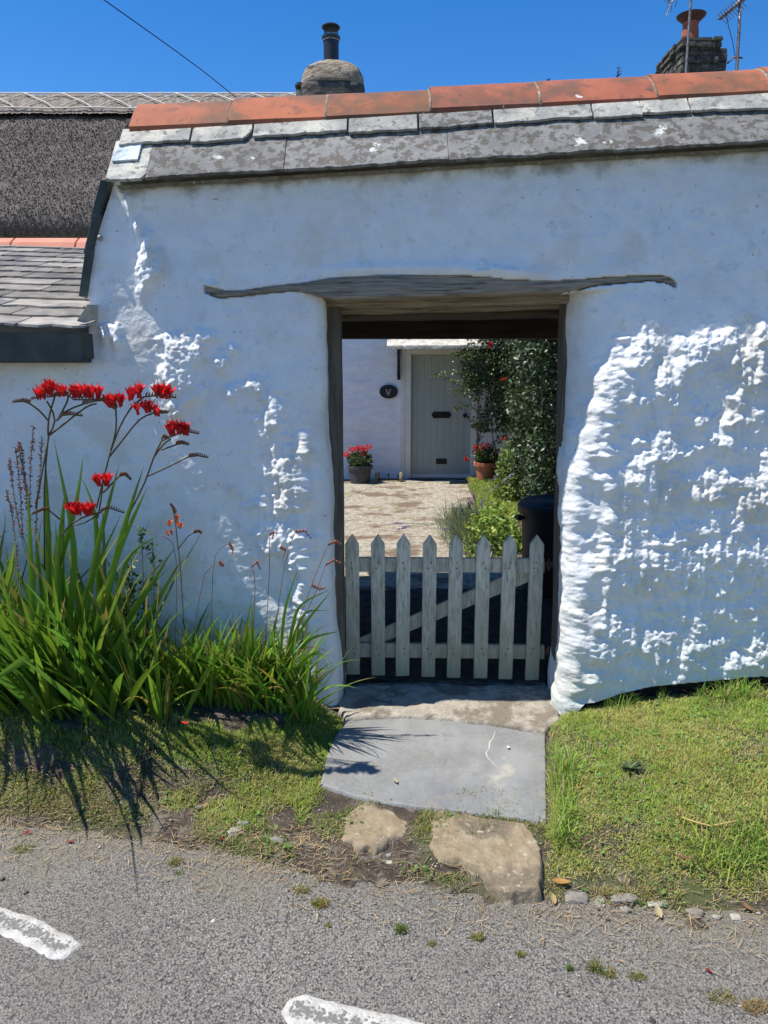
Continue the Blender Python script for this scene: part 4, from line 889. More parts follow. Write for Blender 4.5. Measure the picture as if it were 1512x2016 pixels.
# ============================================================ PLANTS
def blades(P, az, L, W, lean, droop, K, col, fold=0.0, twist=None, tipc=None, rootw=.55):
    """curved tapering leaves; returns V, F, C. P (n,3)"""
    n = len(P); t = np.linspace(0, 1, K + 1); hd = np.stack([np.cos(az), np.sin(az), np.zeros(n)], 1); up = np.array([0, 0, 1.])
    tw = az + pi / 2 if twist is None else az + pi / 2 + twist
    sd = np.stack([np.cos(tw), np.sin(tw), np.zeros(n)], 1)
    pos = np.array(P, float); allp = [pos.copy()]; tang = []
    for k in range(K):
        th = lean + droop * ((k + .5) / K) ** 1.3
        d = np.sin(th)[:, None] * hd + np.cos(th)[:, None] * up; tang.append(d); pos = pos + d * (L / K)[:, None]; allp.append(pos.copy())
    tang.append(tang[-1]); V = []; C = []
    m = 3 if fold else 2
    for k in range(K + 1):
        f = t[k]; wp = (rootw + (1 - rootw) * min(1, f / .35)) * (1 - max(0, (f - .45) / .55) ** 1.6) if k < K else 0.02
        w_ = (W * wp)[:, None] * .5; nn = np.cross(sd, tang[k]); nn /= np.linalg.norm(nn, axis=1)[:, None] + 1e-9
        if m == 3: V += [allp[k] - sd * w_, allp[k] + nn * w_ * fold, allp[k] + sd * w_]
        else: V += [allp[k] - sd * w_, allp[k] + sd * w_]
        cc = col if tipc is None else col * (1 - f ** 3)[..., None] + tipc * f ** 3 if False else (col if tipc is None else col * (1 - f ** 4) + tipc * f ** 4)
        C += [cc] * m
    V = np.stack(V, 1).reshape(-1, 3); C = np.stack(C, 1).reshape(-1, 3); S = m * (K + 1); F = []
    for k in range(K):
        for q in range(m - 1):
            a = k * m + q; F.append(np.array([a, a + 1, a + m + 1, a + m])[None, :] + (np.arange(n) * S)[:, None])
    return V, np.concatenate(F), C
def colv(n, base, var=.25, hue=.15, rng=RNG):
    g = rng.uniform(1 - var, 1 + var, (n, 1)); h_ = rng.uniform(-hue, hue, (n, 1))
    return np.array(base)[None, :] * g * (1 + h_ * np.array([[1.2, .1, -.8]]))
def merge(parts):
    V = []; F = []; C = []; o = 0
    for v, f, c in parts: V.append(v); F.append(f + o); C.append(c); o += len(v)
    return np.concatenate(V), F, np.concatenate(C)

# ---- grass (countless: stuff)
def grass_patch(name, label, xr, yr, n, dens, L, Wd, base, alt, zoff=0, lean=(.1, 1.1), zf=None):
    x = RNG.uniform(*xr, n); y = RNG.uniform(*yr, n); k = RNG.uniform(0, 1, n) < dens(x, y); x = x[k]; y = y[k]; n = len(x)
    z = (zf or gz)(x, y) + zoff
    cl = fbm(x * 9, y * 9, 600, 3); Lx = RNG.uniform(*L, n) * (.55 + 1.1 * cl)
    mixf = sstep(.38, .62, fbm(x * 4.2, y * 4.2, 610, 4) + RNG.uniform(-.22, .22, n))[:, None]
    c = colv(n, base, .35, .2) * (1 - mixf) + colv(n, alt, .35, .15) * mixf
    dry = RNG.uniform(0, 1, n) < .15; c[dry] = colv(int(dry.sum()), (.46, .38, .20), .3, .1)
    V, F, C = blades(np.stack([x, y, z], 1), RNG.uniform(0, 2 * pi, n), Lx, RNG.uniform(*Wd, n), RNG.uniform(*lean, n), RNG.uniform(.2, 1.3, n), 3, c)
    o = np_mesh(name, V, F, M['grass'], col=C); return tag(o, label, None, None, 'stuff')
def d_right(x, y):
    ye = yedge(x); a = sstep(-.02, .035, x - xpath_r(y) - .012 * np.sin(y * 23)) * sstep(-.02, .10, y - ye - .09 - .03 * np.sin(x * 9)) * (y < -.0) * (y < .01)
    p = fbm(x * 5, y * 5, 620, 4); a *= .25 + .75 * sstep(.36, .50, p); a *= np.clip(1.15 - .35 * np.abs(x - 1.2), .25, 1)
    return np.clip(a, 0, 1)
grass_patch('grass', 'bright short turf on the right-hand bank', (.55, 3.0), (-1.6, 0), 330000, d_right, (.008, .030), (.0018, .0038), (.29, .43, .06), (.48, .47, .14), zoff=-.002)
def d_tuft(x, y):
    a = np.exp(-((x - 1.28) / .17) ** 2 - ((y + 1.10) / .06) ** 2) + .8 * np.exp(-((y + .04) / .035) ** 2) * (x > .98) * (fbm(x * 8, y, 3, 2) > .52) + 1.0 * np.exp(-((x - 1.66) / .09) ** 2 - ((y + .08) / .06) ** 2)
    a += .5 * np.exp(-((x - xpath_r(y) - .06) / .04) ** 2) * (y > -1.0) * (y < -.5)
    return np.clip(a, 0, 1)
grass_patch('long_grass', 'longer bright grass tufts on the right-hand bank', (.6, 2.4), (-1.35, -.01), 52000, lambda x, y: d_tuft(x, y) * (y > yedge(x) + .06) * (x > xpath_r(y)), (.04, .105), (.002, .0045), (.20, .38, .045), (.32, .45, .08), lean=(.0, .8))
def d_left(x, y):
    ye = yedge(x); core = np.exp(-(((x + .60) / .33) ** 2 + ((y + .40) / .17) ** 2) ** 1.5)
    side = .55 * sstep(-.85, -1.25, x) * sstep(.44, .56, fbm(x * 4, y * 4, 630, 4)) * sstep(.0, .1, y - ye) * (y < -.25)
    bank = .75 * sstep(.42, .54, fbm(x * 5 + 3, y * 5, 640, 4)) * sstep(.05, .14, y - ye) * (y < -.2)
    shade_ = .8 * sstep(-.50, -.38, x) * (y > yedge(x) + .3)
    return np.clip(np.maximum(np.maximum(np.maximum(core * 1.3, side), bank * .6), shade_), 0, 1) * (x < xpath_l(y) + .08) * (y < np.where(x < -.45, -.35 + .05 * np.sin(x * 11) + .03 * np.sin(x * 31), -.03))
grass_patch('grass', 'patchy turf on the left-hand bank', (-2.4, -.2), (-1.0, 0), 260000, d_left, (.010, .036), (.0018, .0038), (.29, .42, .06), (.48, .46, .14), zoff=-.002)
def d_edge(x, y):
    ye = yedge(x); e = np.exp(-((y - ye - .075) / .055) ** 2) * sstep(.40, .55, fbm(x * 4, y * 7, 650, 4)) * (x < 1.0)
    e += .9 * np.exp(-((x - xpath_l(-.6) + .02) / .07) ** 2 - ((y + .62) / .05) ** 2) + .9 * np.exp(-((x - .155) / .028) ** 2 - ((y + .84) / .07) ** 2) + .5 * np.exp(-((y + .80) / .02) ** 2) * (x > .15) * (x < .6) + .55 * sstep(.44, .52, fbm(x * 6, y * 6, 655, 4)) * (y > ye) * (y < -.62) * (x < .62)
    return np.clip(e, 0, 1) * (y > -1.5)
grass_patch('verge_grass', 'thin grass and moss along the road edge and between the path stones', (-2.2, 1.2), (-1.45, -.5), 240000, d_edge, (.010, .032), (.0016, .0032), (.19, .25, .05), (.34, .31, .12), zoff=-.004)
# dry clippings and litter on the verge
def d_lit(x, y):
    ye = yedge(x); e = np.exp(-((y - ye - .06) / .13) ** 2) * sstep(.3, .6, fbm(x * 3, y * 5, 660, 4)); e += .16 * (y > ye - .25) * (y < -.3); return np.clip(e, 0, 1)
x = RNG.uniform(-2.2, 2.3, 60000); y = RNG.uniform(-1.75, -.1, 60000); k = RNG.uniform(0, 1, 60000) < d_lit(x, y); x = x[k]; y = y[k]; n = len(x)
k = ~((x > xpath_l(y)) & (x < xpath_r(y)) & (y > -.84)); x = x[k]; y = y[k]; n = len(x)
V, F, C = blades(np.stack([x, y, np.maximum(gz(x, y), np.where(y < yedge(x), -.1, -9)) + RNG.uniform(.001, .010, n)], 1), RNG.uniform(0, 2 * pi, n), RNG.uniform(.012, .06, n), RNG.uniform(.001, .0028, n), np.full(n, 1.45), RNG.normal(0, .25, n), 2, colv(n, (.34, .26, .15), .45, .2))
tag(np_mesh('dry_litter', V, F, M['stem'], col=C), 'dry grass clippings littering the verge', None, None, 'stuff')
# grit and small gravel
x = RNG.uniform(-2.2, 2.3, 26000); y = RNG.uniform(-1.75, -.55, 26000); ye = yedge(x)
k = RNG.uniform(0, 1, 26000) < np.clip(.9 * np.exp(-((y - ye - .03) / .10) ** 2) * sstep(.3, .6, fbm(x * 4, y * 4, 680, 3)) + .05 * (y < ye) + .25 * (y > ye) * (y < -.6) * (x > -.5) * (x < .62), 0, 1)
x = x[k]; y = y[k]; n = len(x); s = RNG.uniform(.0015, .0055, n) * np.where(RNG.uniform(0, 1, n) < .06, 1.8, 1); z = np.where(y < yedge(x), -.1, gz(x, y)) + s * .3
o8 = np.array([[1, 0, 0], [-1, 0, 0], [0, 1, 0], [0, -1, 0], [0, 0, .6], [0, 0, -.6]]); Q = o8[None] * s[:, None, None] * RNG.uniform(.6, 1.3, (n, 6, 1)); an = RNG.uniform(0, 2 * pi, n); ca, sa = np.cos(an)[:, None], np.sin(an)[:, None]
V = np.stack([Q[..., 0] * ca - Q[..., 1] * sa + x[:, None], Q[..., 0] * sa + Q[..., 1] * ca + y[:, None], Q[..., 2] + z[:, None]], -1).reshape(-1, 3)
t8 = np.array([[0, 2, 4], [2, 1, 4], [1, 3, 4], [3, 0, 4], [2, 0, 5], [1, 2, 5], [3, 1, 5], [0, 3, 5]]); F = (t8[None] + (np.arange(n) * 6)[:, None, None]).reshape(-1, 3)
g = RNG.uniform(.5, 1.9, (n, 1)); tag(np_mesh('gravel', V, F, M['pebble'], col=np.repeat(g * np.array([[1, .97, .92]]), 6, 0)), 'grit and tiny stones along the road edge', None, None, 'stuff')
# small broad-leaved weeds in the turf
def leafquads(P, s, col, rng=RNG, flat=.6, curl=.25):
    n = len(P); az = rng.uniform(0, 2 * pi, n); a = np.stack([np.cos(az), np.sin(az), rng.normal(0, flat, n)], 1); a /= np.linalg.norm(a, axis=1)[:, None]
    r = rng.normal(0, 1, (n, 3)); r[:, 2] *= flat; b = np.cross(a, np.cross(r, a)); b -= (b * a).sum(1)[:, None] * a; b /= np.linalg.norm(b, axis=1)[:, None] + 1e-9
    nn = np.cross(a, b); s = s[:, None]
    V = np.stack([P - a * s * .5, P - a * s * .1 + b * s * .30 + nn * s * curl * .3, P + a * s * .5 , P - a * s * .1 - b * s * .30 + nn * s * curl * .3], 1).reshape(-1, 3)
    i = np.arange(n) * 4; F = np.concatenate([np.stack([i, i + 1, i + 2], 1), np.stack([i, i + 2, i + 3], 1)])
    return V, F, np.repeat(col, 4, 0)
n = 11000; x = RNG.uniform(-2.2, 2.3, n); y = RNG.uniform(-1.35, -.05, n); k = (RNG.uniform(0, 1, n) < np.maximum(np.maximum(d_right(x, y) * .8, d_left(x, y)), d_edge(x, y))) & (fbm(x * 8, y * 8, 670, 3) > .48); x = x[k]; y = y[k]; n = len(x)
V, F, C = leafquads(np.stack([x, y, gz(x, y) + RNG.uniform(.008, .02, n)], 1), RNG.uniform(.009, .026, n), colv(n, (.17, .30, .06), .35, .15), flat=.3)
tag(np_mesh('clover', V, F, M['leaf'], col=C), 'clover and small weeds among the turf', None, None, 'stuff')

# ---- loose stones, leaves, petals, tufts: single things
def pebble(px, py, w_, h_, label, col=(1, 1, 1), z=None, flat=.45, group=None, seed=0, ang=False):
    rr = random.Random(seed); p = atz(px, py, -.09); zz = float(gz(p[0], p[1])) if z is None else z
    zz = max(zz, -.1) ; p = atz(px, py, zz)
    s = w_ / FPX * 2.6; bm = bmesh.new(); bmesh.ops.create_icosphere(bm, subdivisions=2 if ang else 3, radius=.5)
    d = h_ / w_ * 1.5
    for v in bm.verts:
        q = v.co.copy(); n_ = 1 + .8 * (float(fbm(q.x * 2.2 + seed, q.y * 2.2 + q.z * 3, 700 + seed, 3)) - .5)
        if ang: q.x = max(-.36, min(.38, q.x)); q.y = max(-.36, min(.34, q.y + .2 * q.x)); q.z = max(-.3, min(.3, q.z))
        v.co = Vector((q.x * s * n_, q.y * s * d * n_, q.z * s * flat * n_))
    a = rr.uniform(-.5, .5); bmesh.ops.rotate(bm, verts=bm.verts, cent=(0, 0, 0), matrix=__import__('mathutils').Matrix.Rotation(a, 3, 'Z'))
    me = bpy.data.meshes.new('pebble'); bm.to_mesh(me); bm.free(); me.materials.append(M['pebble'])
    at_ = me.color_attributes.new('tint', 'FLOAT_COLOR', 'POINT')
    for e in at_.data: e.color = (*col, 1)
    if not ang: me.polygons.foreach_set('use_smooth', np.ones(len(me.polygons), bool))
    o = bpy.data.objects.new('loose_stone', me); COL.objects.link(o); o.location = (p[0], p[1], zz + s * flat * .06); return tag(o, label, 'stone', group)
G = 'loose stones along the verge'
pebble(545, 1656, 34, 14, 'smooth oval grey pebble on the verge, left of the stepping stones', (.9, .92, .95), group=G, seed=1)
pebble(462, 1640, 44, 18, 'broken pale stone below the grassy mound, left of the smooth pebble', (1.3, 1.28, 1.2), group=G, seed=2, ang=True)
pebble(478, 1622, 30, 14, 'small grey chip just above the broken pale stone', (1.0, 1, 1), group=G, seed=3, ang=True)
pebble(392, 1590, 18, 12, 'tiny dark stone under the edge of the grassy mound', (.7, .7, .7), group=G, seed=4, ang=True)
pebble(765, 1700, 16, 12, 'small white stone below the stepping stones', (1.9, 1.9, 1.85), group=G, seed=5)
pebble(765, 1684, 12, 8, 'tiny grey stone between the stepping stones and the road', (1.2, 1.2, 1.2), group=G, seed=6)
pebble(1132, 1768, 60, 26, 'flat grey slate piece beside the corner of the large stepping stone', (1.0, .98, .95), group=G, seed=7, ang=True, flat=.3)
pebble(1180, 1776, 24, 26, 'thin upright slate sliver at the foot of the right bank', (1.1, 1.08, 1.0), group=G, seed=8, ang=True, flat=.3)
pebble(1228, 1774, 66, 18, 'long grey slate shard at the foot of the right bank', (1.0, .97, .92), group=G, seed=9, ang=True, flat=.35)
pebble(1292, 1782, 50, 14, 'pale slate shard at the right end of the stone row', (1.6, 1.58, 1.5), group=G, seed=10, ang=True, flat=.3)
pebble(1368, 1800, 36, 16, 'brownish stone half sunk in the verge dirt', (.95, .88, .8), group=G, seed=11)
pebble(1448, 1808, 24, 16, 'small white angular stone near the right edge of the verge', (1.7, 1.68, 1.6), group=G, seed=12, ang=True)
pebble(1410, 1806, 16, 9, 'small pale pebble beside the small white angular stone', (1.3, 1.3, 1.25), group=G, seed=13)
pebble(1232, 1792, 22, 10, 'little grey stone in front of the long slate shard', (1.1, 1.1, 1.1), group=G, seed=14)
pebble(1284, 2009, 9, 7, 'black chip lying alone on the asphalt near the bottom edge', (.25, .25, .25), z=-.1, group=G, seed=15)
pebble(420, 1814, 8, 6, 'tiny white stone on the open asphalt', (2.1, 2.1, 2.1), z=-.1, group=G, seed=16)

def leaf_thing(px, py, s, label, col, cat='leaf', name='fallen_leaf', group='fallen leaves on the verge', seed=0, z=None, m='petal', lift=.006, asp=.42):
    rr = random.Random(seed); p = atz(px, py, -.08); zz = max(float(gz(p[0], p[1])), -.1) if z is None else z; p = atz(px, py, zz)
    a = rr.uniform(0, 2 * pi); mb = MB(); K = 7; vs = []
    for k in range(K + 1):
        f = k / K; w_ = math.sin(pi * min(1, f * .93 + .05)) ** .8 * asp * .5 * s; x0 = (f - .5) * s; cz = .22 * s * (f - .4) ** 2 * 2 + lift
        vs += [(x0, -w_, cz + abs(w_) * .45), (x0, 0, cz), (x0 + .01 * s, w_, cz + abs(w_) * .6)]
    mb.add([(x * cos(a) - y * sin(a), x * sin(a) + y * cos(a), z_) for x, y, z_ in vs], [(k * 3 + j, k * 3 + j + 1, k * 3 + j + 4, k * 3 + j + 3) for k in range(K) for j in range(2)], col)
    o = mb.build(name, M[m], smooth=True); o.location = (p[0], p[1], zz); return tag(o, label, cat, group)
TAN = (.42, .27, .11)
leaf_thing(400, 1592, .05, 'curled tan leaf under the edge of the grassy mound', TAN, seed=1)
leaf_thing(1104, 1748, .06, 'orange-tan curled leaf at the corner of the large stepping stone', (.50, .27, .08), seed=2, lift=.02)
leaf_thing(1090, 1775, .045, 'yellowish leaf at the road edge beside the large stepping stone', (.52, .38, .16), seed=3)
leaf_thing(1296, 1800, .055, 'pale straw leaf in front of the pale slate shard', (.58, .48, .28), seed=4)
leaf_thing(1192, 1762, .03, 'small orange leaf between the slate slivers', (.5, .25, .08), seed=5)
leaf_thing(1470, 1790, .045, 'brown leaf among dirt near the right edge of the verge', (.26, .15, .08), seed=6)
leaf_thing(778, 1540, .04, 'dry beige leaf lying on the slate slab', (.50, .42, .28), seed=7, z=-.042)
leaf_thing(1000, 1474, .022, 'white speck of petal on the slate slab', (.8, .8, .78), seed=8, z=-.03, asp=.7)
leaf_thing(1068, 1615, .045, 'beige leaf at the lower right corner of the slate slab', (.50, .42, .26), seed=9)
leaf_thing(935, 1745, .03, 'small tan leaf on dirt below the large stepping stone', TAN, seed=10)
leaf_thing(1345, 1700, .07, 'dry brown leaf poking from the turf of the right bank', (.22, .12, .07), seed=12, lift=.02, asp=.25)
RED = (.62, .03, .02); DR = (.30, .02, .02); GP = 'fallen red petals'
leaf_thing(365, 1433, .05, 'bright red flower fallen on the grassy mound', RED, 'petal', 'fallen_petal', GP, 20, asp=.3, lift=.02)
leaf_thing(55, 1642, .03, 'dark red petal on asphalt at the left, nearest the picture edge', DR, 'petal', 'fallen_petal', GP, 21, z=-.1)
leaf_thing(138, 1660, .028, 'dark red petal on asphalt, right of the other asphalt petal', DR, 'petal', 'fallen_petal', GP, 22, z=-.1)
leaf_thing(110, 1616, .035, 'dark red petal on the verge grass above the asphalt', DR, 'petal', 'fallen_petal', GP, 23)
leaf_thing(436, 1654, .03, 'dark red petal in dirt left of the smooth pebble', DR, 'petal', 'fallen_petal', GP, 24)
leaf_thing(1395, 1915, .022, 'tiny dark red petal alone on the right-hand asphalt', DR, 'petal', 'fallen_petal', GP, 25, z=-.1)
# grass tufts growing out of the asphalt
def tuft(px, py, r, n, L, col, label, z=-.1, grp='grass tufts growing through the asphalt', name='grass_tuft'):
    p = atz(px, py, z); a = RNG.uniform(0, 2 * pi, n); L = L * .75; r = r * .85; rad = r * np.sqrt(RNG.uniform(0, 1, n))
    P = np.stack([rad * np.cos(a), rad * np.sin(a) * .6, np.zeros(n)], 1)
    V, F, C = blades(P, RNG.uniform(0, 2 * pi, n), RNG.uniform(.5, 1.2, n) * L, RNG.uniform(.0015, .003, n), RNG.uniform(.2, 1.2, n), RNG.uniform(.2, 1.1, n), 3, colv(n, col, .4, .25))
    o = np_mesh(name, V, F, M['grass'], col=C); o.location = (p[0], p[1], z - .002); return tag(o, label, 'grass tuft', grp)
YG = (.24, .23, .07); GG = (.13, .19, .04)
for a in [(345, 1700, .030, 160, .035, YG, 'straw-coloured tuft on the left asphalt'), (350, 1717, .02, 20, .02, YG, 'few dry blades right below the straw-coloured tuft'), (45, 1672, .05, 130, .03, YG, 'flat yellow-green patch on asphalt near the left picture edge'),
          (355, 1748 - 28, .02, 30, .02, GG, 'small green sprig on asphalt beside the straw-coloured tuft'), (630, 1780, .032, 220, .032, (.25, .22, .06), 'round straw-yellow tuft on asphalt below the verge bulge'), (595, 1755, .03, 120, .03, YG, 'yellow-green tuft at the tip of the verge bulge'),
          (790, 1832, .020, 170, .034, GG, 'round green tuft on asphalt below the large stepping stone'), (645, 1822, .012, 40, .018, YG, 'tiny dry tuft below the round straw-yellow tuft'), (940, 1846, .024, 110, .026, YG, 'yellow-green tuft right of the round green tuft'),
          (1025, 1880, .016, 90, .022, YG, 'small tuft in the middle of the right-hand asphalt'), (850, 1858, .018, 60, .018, YG, 'thin tuft between the round green and yellow-green tufts'), (1122, 1908, .010, 60, .025, GG, 'slim green tuft left of the star-shaped tuft'),
          (1172, 1908, .018, 130, .045, (.2, .21, .07), 'star-shaped tuft on the right-hand asphalt'), (1200, 1918, .03, 110, .024, YG, 'low yellow tuft touching the star-shaped tuft'), (1255, 1924, .026, 110, .024, YG, 'low tuft right of the star-shaped tuft'),
          (1420, 1965, .05, 160, .028, (.28, .24, .09), 'dry sprawling tuft near the lower right corner'), (1490, 1985, .05, 220, .032, (.30, .22, .10), 'reddish dry tuft in the lower right corner')]: tuft(*a)
tuft(985, 1505 - 10, .0, 1, .01, GG, 'x', z=-.03) if False else None

# ---- crocosmia and montbretia clumps
LG = (.15, .29, .03)
def clump(name, label, cat, foot, stems_n, groups, seed, L, Wd, lean, droop, out=.45, m='blade', base=LG, grp=None, K=9, zmin=None):
    """groups: list of (x, y, spread)"""
    rng = np.random.default_rng(seed); t_ = thing(name, foot, label, cat, grp); parts = []
    for (gx0, gy0, spread, n) in groups:
        n = int(n * .8)
        x = gx0 + rng.normal(0, spread, n); y = np.minimum(gy0 + rng.normal(0, spread * .55, n), -.03); z = gz(x, y) - .02
        az = rng.normal(-pi / 2 + (0), 1.25, n) + np.where(rng.uniform(0, 1, n) < .18, pi, 0)
        tw = rng.normal(0, .9, n)
        c = colv(n, base, .35, .22, rng); yl = rng.uniform(0, 1, n) < .08; c[yl] = colv(int(yl.sum()), (.30, .26, .06), .2, .1, rng)
        Ln = rng.uniform(*L, n)
        parts.append(blades(np.stack([x, y, z], 1), az, Ln, rng.uniform(*Wd, n), rng.uniform(*lean, n), rng.uniform(*droop, n), K, c, fold=.35, twist=tw, tipc=np.where(rng.uniform(0, 1, (n, 1)) < .35, np.array([[.38, .26, .10]]), c * np.array([[1.2, 1.05, .8]]))))
    V, F, C = merge(parts); V[:, 1] = np.minimum(V[:, 1], -.045 + .0 * V[:, 1])
    np_mesh('leaves', V, F, M[m], t_, col=C, smooth=True); return t_
cA = clump('crocosmia', 'tall crocosmia clump with bright red flowers against the wall at the left', 'flowering plant', atz(110, 1330, .13), 0,
    [(-1.55, -.24, .07, 60), (-1.42, -.20, .05, 44), (-1.30, -.25, .05, 40), (-1.75, -.26, .08, 60), (-1.16, -.22, .05, 36), (-1.95, -.3, .1, 40)], 21, (.42, .95), (.020, .042), (.0, .55), (.0, .7))
_o = clump
V_, F_, C_ = None, None, None
rng = np.random.default_rng(77); n = 95; x = rng.normal(-1.42, .16, n); y = np.minimum(rng.normal(-.32, .05, n), -.2)
V_, F_, C_ = blades(np.stack([x, y, gz(x, y) - .02], 1), rng.normal(-pi / 2 - .1, .5, n), rng.uniform(.45, .85, n), rng.uniform(.020, .040, n), rng.uniform(.25, .75, n), rng.uniform(.1, .7, n), 9, colv(n, LG, .35, .2, rng), fold=.35, twist=rng.normal(0, .8, n))
np_mesh('outer_leaves', V_, F_, M['blade'], cA, col=C_, smooth=True)
cB = clump('crocosmia', 'sword-leaved crocosmia between the tall red clump and the low montbretia, stems leaning right', 'flowering plant', atz(230, 1320, .13), 0,
    [(-1.08, -.20, .045, 30), (-.98, -.16, .05, 24), (-1.02, -.30, .05, 24)], 22, (.28, .55), (.014, .028), (.05, .7), (.1, .9))
MG = (.18, .34, .035)
cC = clump('montbretia', 'low bright green montbretia clump in the middle of the bed with one orange flower stem', 'flowering plant', atz(360, 1320, .13), 0,
    [(-.88, -.17, .04, 60), (-.79, -.19, .04, 65), (-.70, -.18, .04, 65), (-.62, -.21, .04, 60)], 23, (.26, .52), (.013, .027), (.0, .5), (.1, .9), base=MG)
cD = clump('montbretia', 'low montbretia clump at the right end of the bed, arching over towards the gate', 'flowering plant', atz(540, 1340, .12), 0,
    [(-.55, -.19, .05, 80), (-.47, -.20, .045, 85), (-.39, -.19, .04, 60)], 24, (.26, .52), (.013, .026), (.0, .6), (.15, 1.1), base=MG)
# a few leaves arching out over the slab side
def aimed(parent, lst, name='arching_leaf', col=LG, W=.022, ex=1.0):
    for q, pts in enumerate(lst):
        y00 = pts[0][2]; pts = [Vector(at(a, b, y00 + (y - y00) * ex - (ex - 1) * .12 * i)) for i, (a, b, y) in enumerate(pts)]; K = 12; vs = []; cs = []
        # Catmull-ish resample
        d = [0]
        for i in range(1, len(pts)): d.append(d[-1] + (pts[i] - pts[i - 1]).length)
        P = [Vector([float(np.interp(f * d[-1], d, [p[c_] for p in pts])) for c_ in range(3)]) for f in np.linspace(0, 1, K + 1)]
        for _ in range(2): P = [P[0]] + [(P[i - 1] + P[i] * 2 + P[i + 1]) / 4 for i in range(1, K)] + [P[-1]]
        mb = MB()
        for k in range(K + 1):
            f = k / K; t_ = (P[min(k + 1, K)] - P[max(k - 1, 0)]).normalized(); s_ = t_.cross(Vector((.25, 1, .2))).normalized(); w_ = W * .5 * (.6 + .4 * min(1, f / .3)) * (1 - max(0, (f - .4) / .6) ** 1.7)
            nn = s_.cross(t_); vs += [P[k] - s_ * w_, P[k] + nn * w_ * .35, P[k] + s_ * w_]
        g = random.Random(q).uniform(.8, 1.25)
        mb.add(vs, [(k * 3 + j, k * 3 + j + 1, k * 3 + j + 4, k * 3 + j + 3) for k in range(K) for j in range(2)], [c_ * g for c_ in col]); mb.build(name, M['blade'], parent, smooth=True)
aimed(cA, [[(60, 1300, -.3), (150, 1000, -.34), (165, 840 + 50, -.36)], [(100, 1330, -.3), (95, 1050, -.32), (88, 870, -.34)], [(70, 1320, -.3), (60, 1100, -.33), (55, 950, -.35)], [(130, 1330, -.28), (120, 1100, -.30), (128, 972, -.31)],
            [(150, 1320, -.3), (190, 1080, -.34), (236, 910, -.38)], [(180, 1300, -.25), (240, 1050, -.30), (284, 915, -.33)], [(170, 1310, -.25), (230, 1090, -.33), (292, 955, -.4)], [(200, 1280, -.2), (188, 990, -.24), (155, 932, -.24)],
            [(120, 1320, -.3), (110, 1120, -.34), (127, 970, -.36)], [(60, 1330, -.3), (20, 1200, -.45), (0, 1120, -.5)], [(130, 1300, -.28), (150, 1080, -.33), (105, 860, -.33)], [(20, 1340, -.35), (60, 1290, -.5), (0, 1330, -.7), (-30, 1350, -.75)]], W=.032, ex=1.8)
aimed(cB, [[(200, 1290, -.25), (250, 1090, -.35), (310, 1055, -.45)], [(210, 1290, -.25), (280, 1180, -.35), (345, 1075, -.45)], [(220, 1300, -.2), (270, 1180, -.3), (330, 1120, -.38)], [(230, 1300, -.25), (300, 1200, -.3), (350, 1110, -.35)], [(180, 1300, -.25), (160, 1180, -.4), (240, 1010, -.45)]], W=.022)
aimed(cD, [[(560, 1300, -.2), (600, 1200, -.26), (650, 1203, -.32)], [(565, 1310, -.2), (610, 1255, -.3), (676, 1241, -.38)], [(575, 1330, -.2), (600, 1290, -.32), (640, 1285, -.4), (652, 1320, -.45)], [(560, 1320, -.2), (590, 1240, -.3), (655, 1160, -.33)], [(570, 1335, -.2), (605, 1300, -.33), (630, 1315, -.4)],
            [(560, 1310, -.22), (585, 1190, -.3), (655, 1158, -.35)], [(550, 1310, -.22), (560, 1200, -.3), (590, 1110, -.3)], [(575, 1330, -.2), (585, 1310, -.3), (630, 1276, -.38), (640, 1300, -.42)]], W=.015, col=MG)

def floret(mb, p, d, s, col, rng):
    """a funnel flower: short tube opening into six pointed, flared petals"""
    d = Vector(d).normalized(); a = d.cross(Vector((0.2, 1, .3))).normalized(); b = d.cross(a)
    mb.tube([p, p + d * s * .45], [s * .05, s * .13], 6, [c * .8 for c in col])
    for j in range(6):
        an = pi / 3 * j + rng.uniform(-.2, .2); r = a * cos(an) + b * sin(an); t_ = -a * sin(an) + b * cos(an); q = p + d * s * .42 + r * s * .11
        fl = rng.uniform(.2, .6); m1 = q + (d * .30 + r * .25 * fl) * s; e = q + (d * .5 + r * .62 * fl) * s; g = rng.uniform(.45, 1.3); c = [min(1, x * g) for x in col]
        mb.add([q - t_ * s * .08, q + t_ * s * .08, m1 + t_ * s * .12, e, m1 - t_ * s * .12], [(0, 1, 2, 4), (4, 2, 3)], c)
    mb.tube([p + d * s * .4, p + d * s * 1.15], s * .018, 4, (col[0], .18, .05))
OUT = .28
def Lp(z_): return [(x * .2844, 720 + y * .2844) for x, y in z_]
def stem(parent, pts, y0, y1, r=.0032, col=(.10, .085, .04), name='flower_stem'):
    n = len(pts); P = [at(p[0], p[1], y0 + (y1 - y0) * i / (n - 1) - OUT * max(0, min(1, (1130 - p[1]) / 330))) for i, p in enumerate(pts)]
    # smooth
    PP = [Vector(P[0])]
    for i in range(1, n):
        for f in (.5, 1): PP.append(Vector(P[i - 1]).lerp(Vector(P[i]), f))
    Q = [PP[0]] + [(PP[i - 1] + PP[i] * 2 + PP[i + 1]) / 4 for i in range(1, len(PP) - 1)] + [PP[-1]]
    return Q
